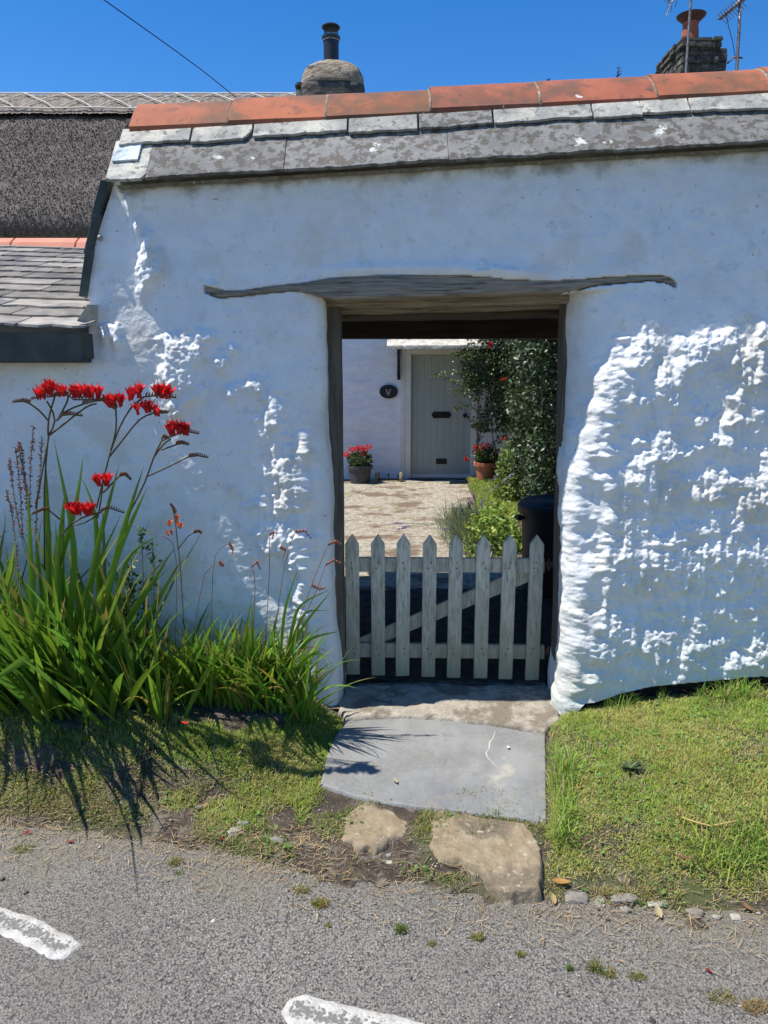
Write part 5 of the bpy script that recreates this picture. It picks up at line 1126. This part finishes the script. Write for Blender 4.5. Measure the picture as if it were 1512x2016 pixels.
def flower_stem(parent, branches, spikes, heads, Y, seed, col=(.10, .085, .04), red=(.85, .025, .03), s=.054, rr=.0034, sc=(.24, .07, .03)):
    rng = random.Random(seed); mb = MB()
    for br in branches: mb.tube(stem(parent, br, Y, Y - .02), [rr] * (2 * len(br) - 1), 6, col)
    for sp in spikes:                                   # zigzag bud spikes
        P = [Vector(at(p[0], p[1], Y - .02 - OUT * max(0, min(1, (1130 - p[1]) / 330)))) for p in sp]; mb.tube(P, [rr * .8] * len(P), 5, col); n = 11
        d = [0]
        for i in range(1, len(P)): d.append(d[-1] + (P[i] - P[i - 1]).length)
        for k in range(n):
            f = (k + .5) / n; q = Vector([float(np.interp(f * d[-1], d, [p[c_] for p in P])) for c_ in range(3)])
            L_ = .016 * (1.1 - .5 * f); e = q + Vector((.5 * L_, -.3 * L_, L_)); mb.tube([q, q.lerp(e, .6), e], [.0022, .0032 * (1.2 - .6 * f), .0008], 5, sc if k % 2 else (.12, .08, .035))
    st = mb.build('flower_stem', M['stem'], parent, smooth=True)
    for (x0, y0, x1, y1, n) in heads:
        mh = MB()
        n = max(2, int(n * .75))
        for k in range(n):
            f = (k + .5) / n; px = x0 + (x1 - x0) * f + rng.uniform(-2, 2); py = y0 + (y1 - y0) * f; p = Vector(at(px, py + 8, Y - .02 + rng.uniform(-.012, .012) - OUT * max(0, min(1, (1130 - py) / 330))))
            floret(mh, p, (rng.uniform(-.5, .35), rng.uniform(-.6, .2), 1.25), s * rng.uniform(.8, 1.15), red, rng)
        mh.build('flower_head', M['petal'], st)
Ys = -.36
flower_stem(cA, [[(88, 1120), (86, 960), (95, 859)], [(95, 859), (94, 827), (105, 790), (108, 780)], [(94, 827), (78, 808), (59, 795)], [(95, 859), (112, 828), (97, 797), (92, 790)], [(112, 828), (134, 790), (134, 778)], [(112, 828), (130, 808), (160, 797)], [(96, 858), (130, 832), (172, 798), (190, 795)], [(112, 828), (122, 818)], [(70, 1000), (96, 860)]],
    [[(59, 795), (45, 790), (24, 792)], [(108, 780), (85, 782), (60, 785)], [(134, 778), (145, 787), (205, 787)], [(160, 797), (185, 790), (208, 788)], [(122, 818), (140, 816), (163, 819)], [(108, 780), (120, 776), (135, 775)]],
    [(74, 780, 92, 778, 6), (92, 766, 104, 772, 9), (112, 774, 134, 772, 8), (143, 776, 160, 776, 8), (165, 774, 196, 780, 14)], Ys, 1)
flower_stem(cA, [[(190, 1000), (203, 945), (218, 888)], [(218, 888), (230, 845), (228, 806)], [(218, 888), (235, 840), (258, 800), (284, 781)], [(215, 900), (250, 855), (275, 823), (300, 814)]],
    [[(284, 781), (310, 779), (347, 783)], [(300, 814), (320, 813), (332, 812)], [(228, 806), (215, 800)]],
    [(213, 795, 224, 793, 7), (232, 795, 242, 792, 7), (255, 783, 264, 778, 5), (270, 776, 280, 776, 6), (310, 776, 336, 778, 13), (271, 810, 276, 808, 3), (287, 806, 300, 804, 6), (305, 812, 316, 812, 4)], Ys + .03, 2)
flower_stem(cA, [[(255, 1010), (286, 950), (302, 900), (318, 868)], [(318, 868), (335, 860), (352, 853)], [(290, 938), (330, 920), (370, 900)], [(300, 905), (322, 872), (336, 865)], [(318, 886), (345, 876)]],
    [[(352, 853), (370, 850), (392, 854)], [(370, 900), (390, 897), (410, 901)], [(345, 876), (358, 873), (372, 876)], [(318, 866), (320, 861), (332, 864)]],
    [(336, 852, 342, 848, 4), (342, 846, 372, 850, 15)], Ys + .03, 3)
flower_stem(cA, [[(192, 1020), (199, 985), (202, 955)], [(203, 970), (218, 955), (234, 938)]], [[(234, 938), (246, 935), (258, 945)]], [(194, 950, 200, 948, 7), (206, 950, 216, 948, 8)], Ys - .04, 4)
flower_stem(cA, [[(112, 1070), (130, 1040), (160, 1018), (200, 1008)], [(135, 1036), (170, 1030), (196, 1010)], [(125, 1028), (97, 1005)]], [[(196, 1008), (215, 1000), (245, 1010)], [(97, 1005), (85, 1004), (62, 1013)], [(176, 1004), (190, 1012)]][:2],
    [(142, 1004, 158, 1008, 9), (170, 1008, 184, 1006, 8)], Ys - .06, 5)
OUT = .0
ORG = (.78, .16, .03)
flower_stem(cC, [[(362, 1230), (356, 1120), (350, 1075), (345, 1020), (338, 995)], [(352, 1080), (372, 1052), (388, 1048)]], [[(345, 1012), (340, 1000), (334, 993)], [(380, 1050), (390, 1047), (397, 1051)]],
    [(331, 1030, 336, 1028, 2), (350, 1032, 358, 1034, 2), (330, 1048, 340, 1046, 2), (346, 1020, 348, 1018, 1)], -.24, 6, red=ORG, s=.034, rr=.0022)
PK = (.45, .12, .05)
flower_stem(cC, [[(415, 1290), (418, 1110), (430, 1080), (450, 1072)], [(345, 1280), (350, 1080), (330, 1058), (312, 1054)], [(380, 1270), (400, 1110), (440, 1115)]], [[(450, 1072), (458, 1085), (456, 1096)], [(430, 1109), (440, 1116), (432, 1110)]], [], -.25, 7, col=(.20, .10, .05), rr=.0016, sc=(.75, .22, .12))
flower_stem(cD, [[(520, 1290), (532, 1120), (530, 1055)], [(535, 1300), (558, 1110), (580, 1050)], [(560, 1300), (625, 1120), (645, 1075)], [(565, 1290), (625, 1160), (640, 1115)], [(495, 1290), (505, 1140), (495, 1118)], [(570, 1290), (610, 1270), (640, 1280)]],
    [[(530, 1055), (538, 1050), (536, 1062)], [(580, 1050), (600, 1047), (612, 1062)], [(645, 1075), (660, 1068), (672, 1075)], [(640, 1115), (655, 1105), (672, 1112)], [(495, 1118), (505, 1108), (512, 1122)], [(550, 1080), (562, 1085), (558, 1098)], [(612, 1155), (630, 1162), (640, 1158)]], [], -.27, 8, col=(.22, .09, .05), rr=.0016, sc=(.75, .22, .12))
# dead dock stalks at the far left
dk_ = thing('dock', atz(45, 1300, .15), 'dried reddish-brown seed stalks standing at the left edge behind the leaves', 'plant')
for q, pts in enumerate([[(40, 1180), (30, 1060), (22, 1000), (12, 965)], [(60, 1150), (55, 1000), (48, 930), (40, 870)], [(60, 1100), (58, 960), (62, 880), (66, 840)], [(50, 1090), (30, 1000), (22, 930), (18, 905)], [(70, 1100), (72, 1000), (80, 930), (82, 860)], [(60, 1000), (45, 930), (36, 870)], [(45, 1060), (40, 960), (30, 880)]]):
    mb = MB(); rng = random.Random(q); P = stem(None, pts, -.16, -.15); mb.tube(P, .0016, 5, (.16, .09, .06))
    for k in range(110):
        f = rng.uniform(.15, 1); i = min(len(P) - 2, int(f * (len(P) - 1))); p = P[i].lerp(P[i + 1], rng.random()); o_ = Vector((rng.uniform(-1, 1), rng.uniform(-1, 1), rng.uniform(-.5, .8))) * .010
        mb.tube([p, p + o_], [.001, .0028], 4, (.24 * rng.uniform(.6, 1.3), .10, .07))
    mb.build('seed_stalk', M['stem'], dk_)
# yellow-flowered weed behind
wd_ = thing('weed', atz(290, 1320, .13), 'thin upright weed with small leaves between the two plant clumps', 'plant')
for q, pts in enumerate([[(285, 1280), (282, 1150), (280, 1060), (276, 1042)], [(305, 1260), (303, 1150), (300, 1066)], [(270, 1280), (262, 1180), (258, 1100)], [(262, 1260), (245, 1200), (252, 1110)]]):
    P = stem(None, pts, -.12, -.13); mb = MB(); mb.tube(P, .0018, 5, (.10, .12, .04)); mb.build('stalk', M['stem'], wd_); n = 70; rng = np.random.default_rng(q)
    i = rng.uniform(.0, len(P) - 1.01, n); pp = np.array([list(P[int(a)].lerp(P[int(a) + 1], a % 1)) for a in i]) + rng.normal(0, .012, (n, 3))
    V, F, C = leafquads(pp, rng.uniform(.018, .034, n), colv(n, (.06, .12, .03), .3, .15, rng), rng); np_mesh('leaves', V, F, M['leaf'], wd_, col=C)
mb = MB(); rng = random.Random(4)
for (a, b) in [(276, 1040), (281, 1046), (300, 1064), (296, 1052)]: floret(mb, Vector(at(a, b, -.13)), (rng.uniform(-1, 1), -.5, 1), .018, (.65, .62, .05), rng)
mb.build('flower', M['petal'], wd_)
# plantain rosette in the right turf
pl = atz(1240, 1505, .06); n = 26; rng = np.random.default_rng(5)
V, F, C = blades(np.zeros((n, 3)), rng.uniform(0, 2 * pi, n), rng.uniform(.035, .065, n), rng.uniform(.008, .013, n), rng.uniform(1.0, 1.35, n), rng.uniform(0, .3, n), 4, colv(n, (.10, .16, .06), .3, .1, rng), fold=.3)
o = np_mesh('plantain', V, F, M['leaf'], col=C); o.location = (pl[0], pl[1], float(gz(pl[0], pl[1])) + .012); tag(o, 'grey-green plantain rosette lying in the middle of the right turf', 'weed')
mb = MB(); P = [Vector(atz(a, b, .07)) for a, b in ((1345, 1591), (1370, 1600), (1400, 1607), (1455, 1608))]
for p in P: p.z = float(gz(p.x, p.y)) + .022
mb.tube(P, .003, 5, (.55, .38, .14)); o = mb.build('dry_stalk', M['stem'], smooth=True); tag(o, 'long straw-coloured stalk lying on the right turf', 'stalk')
# sprigs rooted in the mortar of the coping
for (px, py, hh, lab) in [(1217, 158, 26, 'tallest dark sprig growing behind the ridge tiles'), (1287, 154, 22, 'bent dark sprig behind the ridge tiles, nearest the square chimney'), (1078, 164, 6, 'short dark sprig left of the tallest sprig'), (875, 178, 4, 'tiny dark sprig behind the ridge tiles, furthest left')]:
    mb = MB(); rng = random.Random(px); b0 = Vector(at(px, py + 3, .45)); b1 = Vector(at(px + (12 if px == 1287 else 2), py - hh, .46)); P = [b0, b0.lerp(b1, .4) + Vector((-.008, 0, 0)), b1]; mb.tube(P, .0018, 5, (.06, .045, .035))
    for k in range(8 + hh):
        f = rng.uniform(.1, 1); p = b0.lerp(b1, f); o_ = Vector((rng.uniform(-1, 1), rng.uniform(-1, 1), rng.uniform(-.3, 1))).normalized() * .022 * rng.uniform(.4, 1); s_ = Vector((rng.uniform(-1, 1), 1, rng.uniform(-1, 1))).normalized() * .005
        mb.add([p, p + o_ * .5 + s_, p + o_, p + o_ * .5 - s_], [(0, 1, 2, 3)], (.06, .05, .035))
    o = mb.build('weed_sprig', M['stem']); rebase(o, b0); tag(o, lab, 'weed', 'weeds growing on the coping')

# ============================================================ THINGS IN THE COURTYARD
c = at(765, 771, HW); pq = thing('plaque', (c[0], HW - .03, c[2] - .1), 'dark oval plaque with a small raised figure, on the cottage wall left of the door', 'plaque')
rx_, rz_ = 17.8 / FPX * 11.0, 13.3 / FPX * 11.0; mb = MB()
def ell(rx, rz, y, k=40): return [(c[0] + rx * cos(2 * pi * j / k), y, c[2] + rz * sin(2 * pi * j / k)) for j in range(k)]
mb.prism(ell(rx_, rz_, HW - .005), (0, -.03, 0)); mb.build('plate', M['plaque'], pq, bevel=.005)
mb = MB(); k = 40; a_ = ell(rx_ * .93, rz_ * .92, HW - .036); b_ = ell(rx_ * .84, rz_ * .80, HW - .043); d_ = ell(rx_ * .80, rz_ * .76, HW - .036)
mb.add(a_ + b_ + d_, [(j, (j + 1) % k, k + (j + 1) % k, k + j) for j in range(k)] + [(k + j, k + (j + 1) % k, 2 * k + (j + 1) % k, 2 * k + j) for j in range(k)]); mb.build('raised_rim', M['plaque'], pq, smooth=True)
# squirrel-like relief: bushy tail, body, head
mb = MB(); u = rz_
def rel(pts, y): return [(c[0] + x * u, y, c[2] + z * u) for x, z in pts]
mb.prism(rel([(-.42, .40), (-.28, .44), (-.18, .30), (-.16, .08), (-.08, -.05), (.0, .10), (.10, .22), (.16, .40), (.30, .42), (.40, .28), (.36, .14), (.24, .10), (.26, -.05), (.20, -.25), (.14, -.45), (.02, -.55), (-.14, -.50), (-.26, -.30), (-.30, -.08), (-.40, .05), (-.48, .24)], HW - .036), (0, -.016, 0)); mb.build('figure', M['plaque_fig'], pq, bevel=.004)

def geranium(base, r_top, r_bot, h_, m, label, seed, blooms, lab2, rim=.03):
    t_ = thing('potted_geranium', base, label, 'potted plant'); mb = MB()
    mb.lathe([(0, .01), (r_bot, .0), (r_bot + (r_top - r_bot) * .8, h_ - rim * 1.6), (r_top + .012, h_ - rim * 1.5), (r_top + .016, h_), (r_top - .008, h_), (r_top - .02, h_ - .04), (0, h_ - .05)], base, 36); mb.build('pot', m, t_, autos=True)
    rng = np.random.default_rng(seed); n = 620; v = rng.normal(0, 1, (n, 3)); v /= np.linalg.norm(v, axis=1)[:, None]; rad = rng.uniform(.55, 1, n)[:, None]
    P = v * rad * np.array([[r_top * 1.12, r_top * 1.05, .13]]) + np.array([[base[0], base[1], base[2] + h_ + .09]]); P = P[P[:, 2] > base[2] + h_ - .05]; n = len(P)
    V, F, C = leafquads(P, rng.uniform(.035, .062, n), colv(n, (.075, .13, .035), .4, .2, rng), rng, flat=.7); np_mesh('foliage', V, F, M['leaf'], t_, col=C)
    for q, (bx, bz, br) in enumerate(blooms):
        bp = np.array([base[0] + bx, base[1] - .06 - .05 * ((q * 3) % 3), base[2] + bz]); n = 110; v = rng.normal(0, 1, (n, 3)); v /= np.linalg.norm(v, axis=1)[:, None]
        V, F, C = leafquads(bp + v * rng.uniform(.6, 1, (n, 1)) * np.array([[br, br, br * .75]]), rng.uniform(.016, .028, n), colv(n, (.78, .025, .02), .25, .1, rng), rng, flat=.9); fl = np_mesh('bloom', V, F, M['petal'], t_, col=C)
    mb = MB()
    for (bx, bz, br) in blooms: mb.tube([(base[0] + bx * .5, base[1], base[2] + h_), (base[0] + bx, base[1] - .06, base[2] + bz - .02)], .004, 5, (.10, .15, .04))
    mb.build('stems', M['stem'], t_); return t_
g1 = at(709, 958, 7.2); geranium((g1[0], g1[1], .01), .17, .135, .265, M['grey_pot'], 'red geranium in a dark grey plastic pot, left of the cottage door', 31, [(-.19, .43, .055), (-.11, .50, .055), (.0, .53, .05), (.06, .50, .055), (.12, .54, .055), (.03, .42, .06), (-.04, .51, .045)], '')
g2 = at(956, 958, 7.0); geranium((g2[0], g2[1], .05), .165, .115, .30, M['terracotta'], 'red geranium in a terracotta pot, right of the cottage door', 32, [(-.13, .47, .055), (-.06, .53, .06), (.02, .54, .05), (.12, .46, .058), (-.16, .52, .04), (-.10, .42, .04)], '', rim=.035)
# boot scraper between the pots
bs = thing('boot_scraper', at(767, 955, 7.3), 'iron boot scraper with two mossy stone ends, beside the grey pot', 'boot scraper'); bz = .015
xa, xb = at(741, 950, 7.3)[0], at(789, 950, 7.3)[0]
for xx_ in (xa, xb):
    mb = MB(); pr = [(-.055, 0), (-.06, .06), (-.045, .12), (-.01, .15), (.03, .14), (.055, .10), (.05, .0)]
    mb.prism([(xx_ - .022, 7.3 + a, bz + b) for a, b in pr], (.044, 0, 0)); mb.build('end_block', M['mossy_end'], bs, bevel=.012)
mb = MB(); mb.box(xa + .023, xb - .023, 7.29, 7.31, bz + .03, bz + .055); mb.box(xa + .03, xa + .045, 7.285, 7.315, bz, bz + .15); mb.box(xb - .045, xb - .03, 7.285, 7.315, bz, bz + .13)
mb.tube([((xa + xb) / 2, 7.3, bz + .03), ((xa + xb) / 2, 7.3, bz + .13)], .008, 6); mb.tube([((xa + xb) / 2 - .02, 7.3, bz + .12), ((xa + xb) / 2 + .02, 7.3, bz + .12)], .008, 6); mb.build('scraper_bar', M['black_paint'], bs)
# black bin
bc = at(1072, 1003, 2.05); bb = thing('garden_bin', (1.30, 2.0, 0), 'round black plastic bin with a ribbed lid, just inside the gateway on the right', 'bin')
bx_, by_ = 1.31, 1.98; bh = at(1060, 1000, 1.75)[2]
mb = MB(); mb.lathe([(0, .0), (.26, .0), (.285, bh - .06), (.30, bh - .06), (.30, bh - .03)], (bx_, by_, 0), 48); mb.build('body', M['bin'], bb, autos=True)
mb = MB(); pr = [(.315, bh - .075), (.318, bh - .02), (.30, bh)]
for k in range(8): r0 = .28 - k * .032; pr += [(r0, bh + .004), (r0 - .010, bh + .012), (r0 - .020, bh + .004)]
pr += [(0, bh + .006)]; mb.lathe(pr, (bx_, by_, 0), 48); mb.build('lid', M['bin'], bb, autos=True)
mb = MB(); mb.box(bx_ - .335, bx_ - .28, by_ - .06, by_ + .06, bh - .13, bh - .10); mb.build('handle', M['bin'], bb, bevel=.012)

# ---- climbing rose over the door, ivy hedge along the right, lavender and bed
def inpx(P, fn): a, b = proj(P[:, 0], P[:, 1], P[:, 2]); return fn(a, b)
rose = thing('climbing_rose', at(1020, 965, 7.45), 'dark-leaved climbing rose on the wall right of the door, arching branches across it', 'climbing plant')
rng = np.random.default_rng(41)
def leftlim(py): return ip(py, [(600, 930), (672, 925), (700, 912), (740, 905), (780, 935), (810, 935), (840, 925), (860, 960), (880, 945), (905, 942), (930, 960), (960, 990)])
n = 95000; x = rng.uniform(1.0, 4.2, n); y = rng.uniform(6.75, 7.5, n); z = rng.uniform(.75, 2.9, n); P = np.stack([x, y, z], 1)
pxv, pyv = proj(x, y, z); dn_ = fbm(x * 5, z * 5 + y * 2, 801, 4)
k = (pxv > leftlim(pyv) + 30 * (dn_ - .5) * 2) & (dn_ > .36 - .2 * sstep(960, 1020, pxv) * (pyv < 860) + .14 * sstep(820, 880, pyv)) & (rng.uniform(0, 1, n) < np.where(pyv > 850, .16, .62))
P = P[k]; n = len(P); V, F, C = leafquads(P, rng.uniform(.03, .062, n), colv(n, (.060, .092, .030), .55, .3, rng), rng, flat=.8)
parts = [(V, F, C)]
brs = [[(930, 770), (905, 760), (880, 745), (862, 738), (850, 736)], [(960, 700), (930, 700), (905, 700), (885, 698)], [(940, 790), (925, 775), (905, 770), (893, 772)], [(960, 840), (935, 800), (910, 798), (895, 806)], [(960, 760), (930, 735), (900, 735), (870, 735)], [(940, 760), (925, 755), (908, 752)], [(1000, 850), (985, 870), (975, 880), (965, 905)], [(1040, 900), (1010, 855), (1000, 880)],
       [(960, 830), (945, 850), (940, 880), (935, 905)], [(985, 850), (970, 880), (950, 895), (938, 890)], [(930, 690), (905, 688), (893, 702)], [(985, 900), (975, 930), (985, 950)]]
mb = MB()
for q, b_ in enumerate(brs):
    Q = stem(None, b_, 6.9, 6.7); mb.tube(Q, .005, 5, (.10, .09, .05)); m_ = 85; i = rng.uniform(0, len(Q) - 1.01, m_) ; pp = np.array([list(Q[int(a)].lerp(Q[int(a) + 1], a % 1)) for a in i]) + rng.normal(0, .032, (m_, 3))
    lc = (.14, .20, .05) if q < 6 else (.045, .065, .022)
    parts.append(leafquads(pp, rng.uniform(.028, .055, m_), colv(m_, lc, .4, .2, rng), rng, flat=.7))
for st_ in [[(1012, 960), (1020, 930), (1024, 890), (1022, 850), (1010, 800)], [(975, 965), (985, 930), (975, 880), (965, 840), (975, 790)], [(1000, 968), (1012, 945), (1030, 930), (1045, 890), (1040, 840)], [(965, 985), (990, 930), (1000, 900), (1010, 860)], [(1015, 950), (1030, 945), (1028, 935)]]:
    mb.tube(stem(None, st_, 7.3, 7.1), .011 if st_[0][0] == 1012 else .007, 6, (.09, .075, .05))
V, F, C = merge(parts); np_mesh('foliage', V, F, M['gloss_leaf'], rose, col=C); mb.build('branches', M['stem'], rose, smooth=True)
for (a, b) in [(993, 746), (993, 863), (965, 680), (917, 905)]:
    mb = MB(); rg_ = random.Random(a); p = Vector(at(a, b, 6.72))
    for q in range(9): floret(mb, p + Vector((rg_.uniform(-.02, .02), rg_.uniform(-.02, .0), rg_.uniform(-.02, .02))), (rg_.uniform(-1, 1), -.8, rg_.uniform(-.3, 1)), .045, (.75, .03, .03), rg_)
    mb.build('bloom', M['petal'], rose)
hedge = thing('hedge', (2.0, 5.0, 0), 'dense dark glossy evergreen hedge filling the right side of the courtyard', 'hedge')
n = 150000; x = rng.uniform(1.0, 3.0, n); y = rng.uniform(3.2, 6.9, n); z = rng.uniform(.05, 2.7, n); fx_ = 1.30 + (y - 3.2) * .105 - .10 * (z - 1.2) + .26 * (fbm(y * 2.2, z * 2.4, 820, 4) - .5) * 2
dd = x - fx_; k = (dd > 0) & (dd < .30) & (fbm(y * 9 + x * 4, z * 9, 830, 3) > .36); P = np.stack([x, y, z], 1)[k]; n = len(P)
V, F, C = leafquads(P, rng.uniform(.030, .062, n), colv(n, (.045, .075, .028), .55, .25, rng), rng, flat=.9); np_mesh('foliage', V, F, M['gloss_leaf'], hedge, col=C)
mb = MB(); rg_ = random.Random(9)
for q in range(40):
    y = 3.3 + q * .09; xb_ = 1.75 + (y - 3.2) * .105; mb.tube([(xb_, y, 0), (xb_ + rg_.uniform(-.1, .1), y + rg_.uniform(-.1, .1), 1.2), (xb_ + rg_.uniform(-.2, .2), y, 2.6)], [.02, .014, .006], 5, (.03, .025, .02))
mb.build('trunks', M['stem'], hedge)
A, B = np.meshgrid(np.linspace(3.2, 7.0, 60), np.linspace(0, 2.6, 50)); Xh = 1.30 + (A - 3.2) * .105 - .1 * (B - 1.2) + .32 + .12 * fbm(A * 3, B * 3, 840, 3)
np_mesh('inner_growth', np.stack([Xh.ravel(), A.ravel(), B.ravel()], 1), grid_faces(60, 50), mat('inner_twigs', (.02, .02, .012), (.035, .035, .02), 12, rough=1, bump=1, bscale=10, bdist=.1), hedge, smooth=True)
# lawn strip, lavender, leafy plant in the bed
bed = lambda x, y: 0 * x + .02 + .05 * sstep(0, .2, x - xl_(y))
def xl_(y): return ip(y, [(2.6, .72), (3.5, .72), (4.5, .92), (5.5, 1.12), (6.6, 1.16), (7.4, 1.2)])
A, B = np.meshgrid(np.linspace(0, 1, 30), np.linspace(2.5, 7.5, 90)); Xh = xl_(B) + A * 1.6; np_mesh('flower_bed', np.stack([Xh.ravel(), B.ravel(), (.01 + .07 * sstep(0, .12, A) + .03 * fbm(Xh * 4, B * 4, 850, 3)).ravel()], 1), grid_faces(30, 90), M['soil'], smooth=True)['kind'] = 'structure'
grass_patch('lawn', 'small bright lawn beside the terracotta pot', (.9, 2.0), (4.4, 7.2), 42000, lambda x, y: (x > xl_(y) + .02) * 1., (.03, .08), (.004, .008), (.24, .36, .05), (.36, .42, .08), zf=lambda x, y: .07 + 0 * x, lean=(0, .8))
def bush(name, label, cat, c0, n, R, s, base, seed, flat=.7, m='leaf', grp=None):
    t_ = thing(name, c0, label, cat, grp); rg = np.random.default_rng(seed); v = rg.normal(0, 1, (n, 3)); v /= np.linalg.norm(v, axis=1)[:, None]; v[:, 2] = np.abs(v[:, 2])
    nn = .75 + .5 * fbm(v[:, 0] * 3 + 5, v[:, 2] * 3 + v[:, 1] * 2, seed, 3); P = v * (rg.uniform(.3, 1, n) ** .5 * nn)[:, None] * np.array([R]) + np.array([c0])
    V, F, C = leafquads(P, rg.uniform(*s, n), colv(n, base, .45, .25, rg), rg, flat=flat); np_mesh('leaves', V, F, M[m], t_, col=C); return t_
bush('bush', 'bright yellow-green leafy plant behind the pickets, left of the black bin', 'shrub', (.98, 3.1, .05), 2600, (.30, .5, .42), (.025, .055), (.26, .36, .06), 51)
bush('bush', 'tall yellow-green stems against the dark hedge', 'shrub', (1.48, 5.4, .05), 1500, (.16, .3, .75), (.03, .06), (.17, .24, .05), 52)
lav = thing('lavender', (.75, 3.6, .03), 'lavender with purple flower spikes leaning over the courtyard path', 'shrub'); rg = np.random.default_rng(53); n = 2600
P = np.stack([.86 + rg.normal(0, .10, n), 3.55 + rg.normal(0, .35, n), np.full(n, .05)], 1); az = rg.normal(pi, 1.1, n)
V, F, C = blades(P, az, rg.uniform(.15, .34, n), rg.uniform(.005, .009, n), rg.uniform(.1, .9, n), rg.uniform(0, .6, n), 4, colv(n, (.20, .25, .13), .35, .15, rg)); np_mesh('foliage', V, F, M['leaf'], lav, col=C)
rr = random.Random(8)
tips = [(765 + 0, 1030), (770, 1040), (782, 1036), (895, 1030), (905, 1018), (915, 1045), (935, 985), (948, 995), (955, 1000), (925, 1000), (930, 992), (970, 945), (990, 950), (1000, 940), (975, 960), (940, 1015), (950, 1030), (900, 1048), (885, 1040), (960, 1045), (912, 1010), (920, 1034)]
tips = [(900 + (a - 900) * .8 if a < 800 else a, b) for a, b in tips]
for q, (a, b) in enumerate(tips):
    yv = 3.3 + .5 * rr.random() if b > 975 else 4.3; e = Vector(at(a, b, yv)); b0 = Vector((.88 + rr.uniform(-.1, .1), yv + rr.uniform(-.1, .1), .08)); mid = b0.lerp(e, .55) + Vector((0, 0, .06)); mb = MB()
    mb.tube([b0, mid, e], .0028, 5, (.22, .26, .14)); d = (e - mid).normalized()
    for k in range(34):
        f = rr.uniform(-.01, .07); p = e + d * f; o_ = Vector((rr.uniform(-1, 1), rr.uniform(-1, 1), rr.uniform(-1, 1))).normalized() * .011
        mb.tube([p, p + o_], [.004, .003], 4, (.20 * rr.uniform(.7, 1.3), .15, .34 * rr.uniform(.7, 1.3)))
    mb.build('flower_spike', M['stem'], lav)
for q, (a, b) in enumerate([(952, 966), (940, 968), (946, 976), (950, 984)]):
    p = at(a, b, 6.6 - q * .25); bm = bmesh.new(); bmesh.ops.create_icosphere(bm, subdivisions=3, radius=.06 if q else .075)
    for v in bm.verts: v.co *= 1 + .3 * (float(fbm(v.co.x * 20 + q, v.co.z * 20, 860, 2)) - .5); v.co.z *= .6
    me = bpy.data.meshes.new('edging_stone'); bm.to_mesh(me); bm.free(); me.materials.append(M['terracotta'] if q % 2 else M['cement']); me.polygons.foreach_set('use_smooth', np.ones(len(me.polygons), bool))
    o = bpy.data.objects.new('edging_stone', me); COL.objects.link(o); o.location = (p[0], p[1], .04); tag(o, ['rounded grey stone at the foot of the terracotta pot', 'orange stone at the corner of the small lawn, next to the rounded grey stone', 'grey stone along the lawn edge below the orange corner stone', 'orange stone along the lawn edge, nearest the gate'][q], 'stone', 'stones edging the lawn')

from mathutils.bvhtree import BVHTree
sl = [o for o in bpy.data.objects if o.name == 'slate_slab'][0]
bt = BVHTree.FromPolygons([v.co + sl.location for v in sl.data.vertices], [tuple(p.vertices) for p in sl.data.polygons])
vs_ = [(975, 1440), (973, 1447), (971, 1454), (964, 1462), (963, 1474), (957, 1480), (959, 1488), (967, 1496), (975, 1503), (988, 1515)]
mb = MB(); V = []
for i, (a_, b_) in enumerate(vs_):
    p = Vector(atz(a_, b_, -.03)); w_ = [.0012, .002, .003, .0042, .003, .0034, .0026, .0018, .0012, .0005][i]
    for sx in (-1, 1):
        h_ = bt.ray_cast(Vector((p.x + sx * w_, p.y, 1)), Vector((0, 0, -1)))[0]; V.append((p.x + sx * w_, p.y, (h_.z if h_ else -.03) + .0012))
mb.add(V, [(2 * i, 2 * i + 1, 2 * i + 3, 2 * i + 2) for i in range(len(vs_) - 1)], (1, 1, 1)); vn_ = mb.build('pale_vein', M['vein'])
vn_.parent = sl; vn_.location = -sl.location
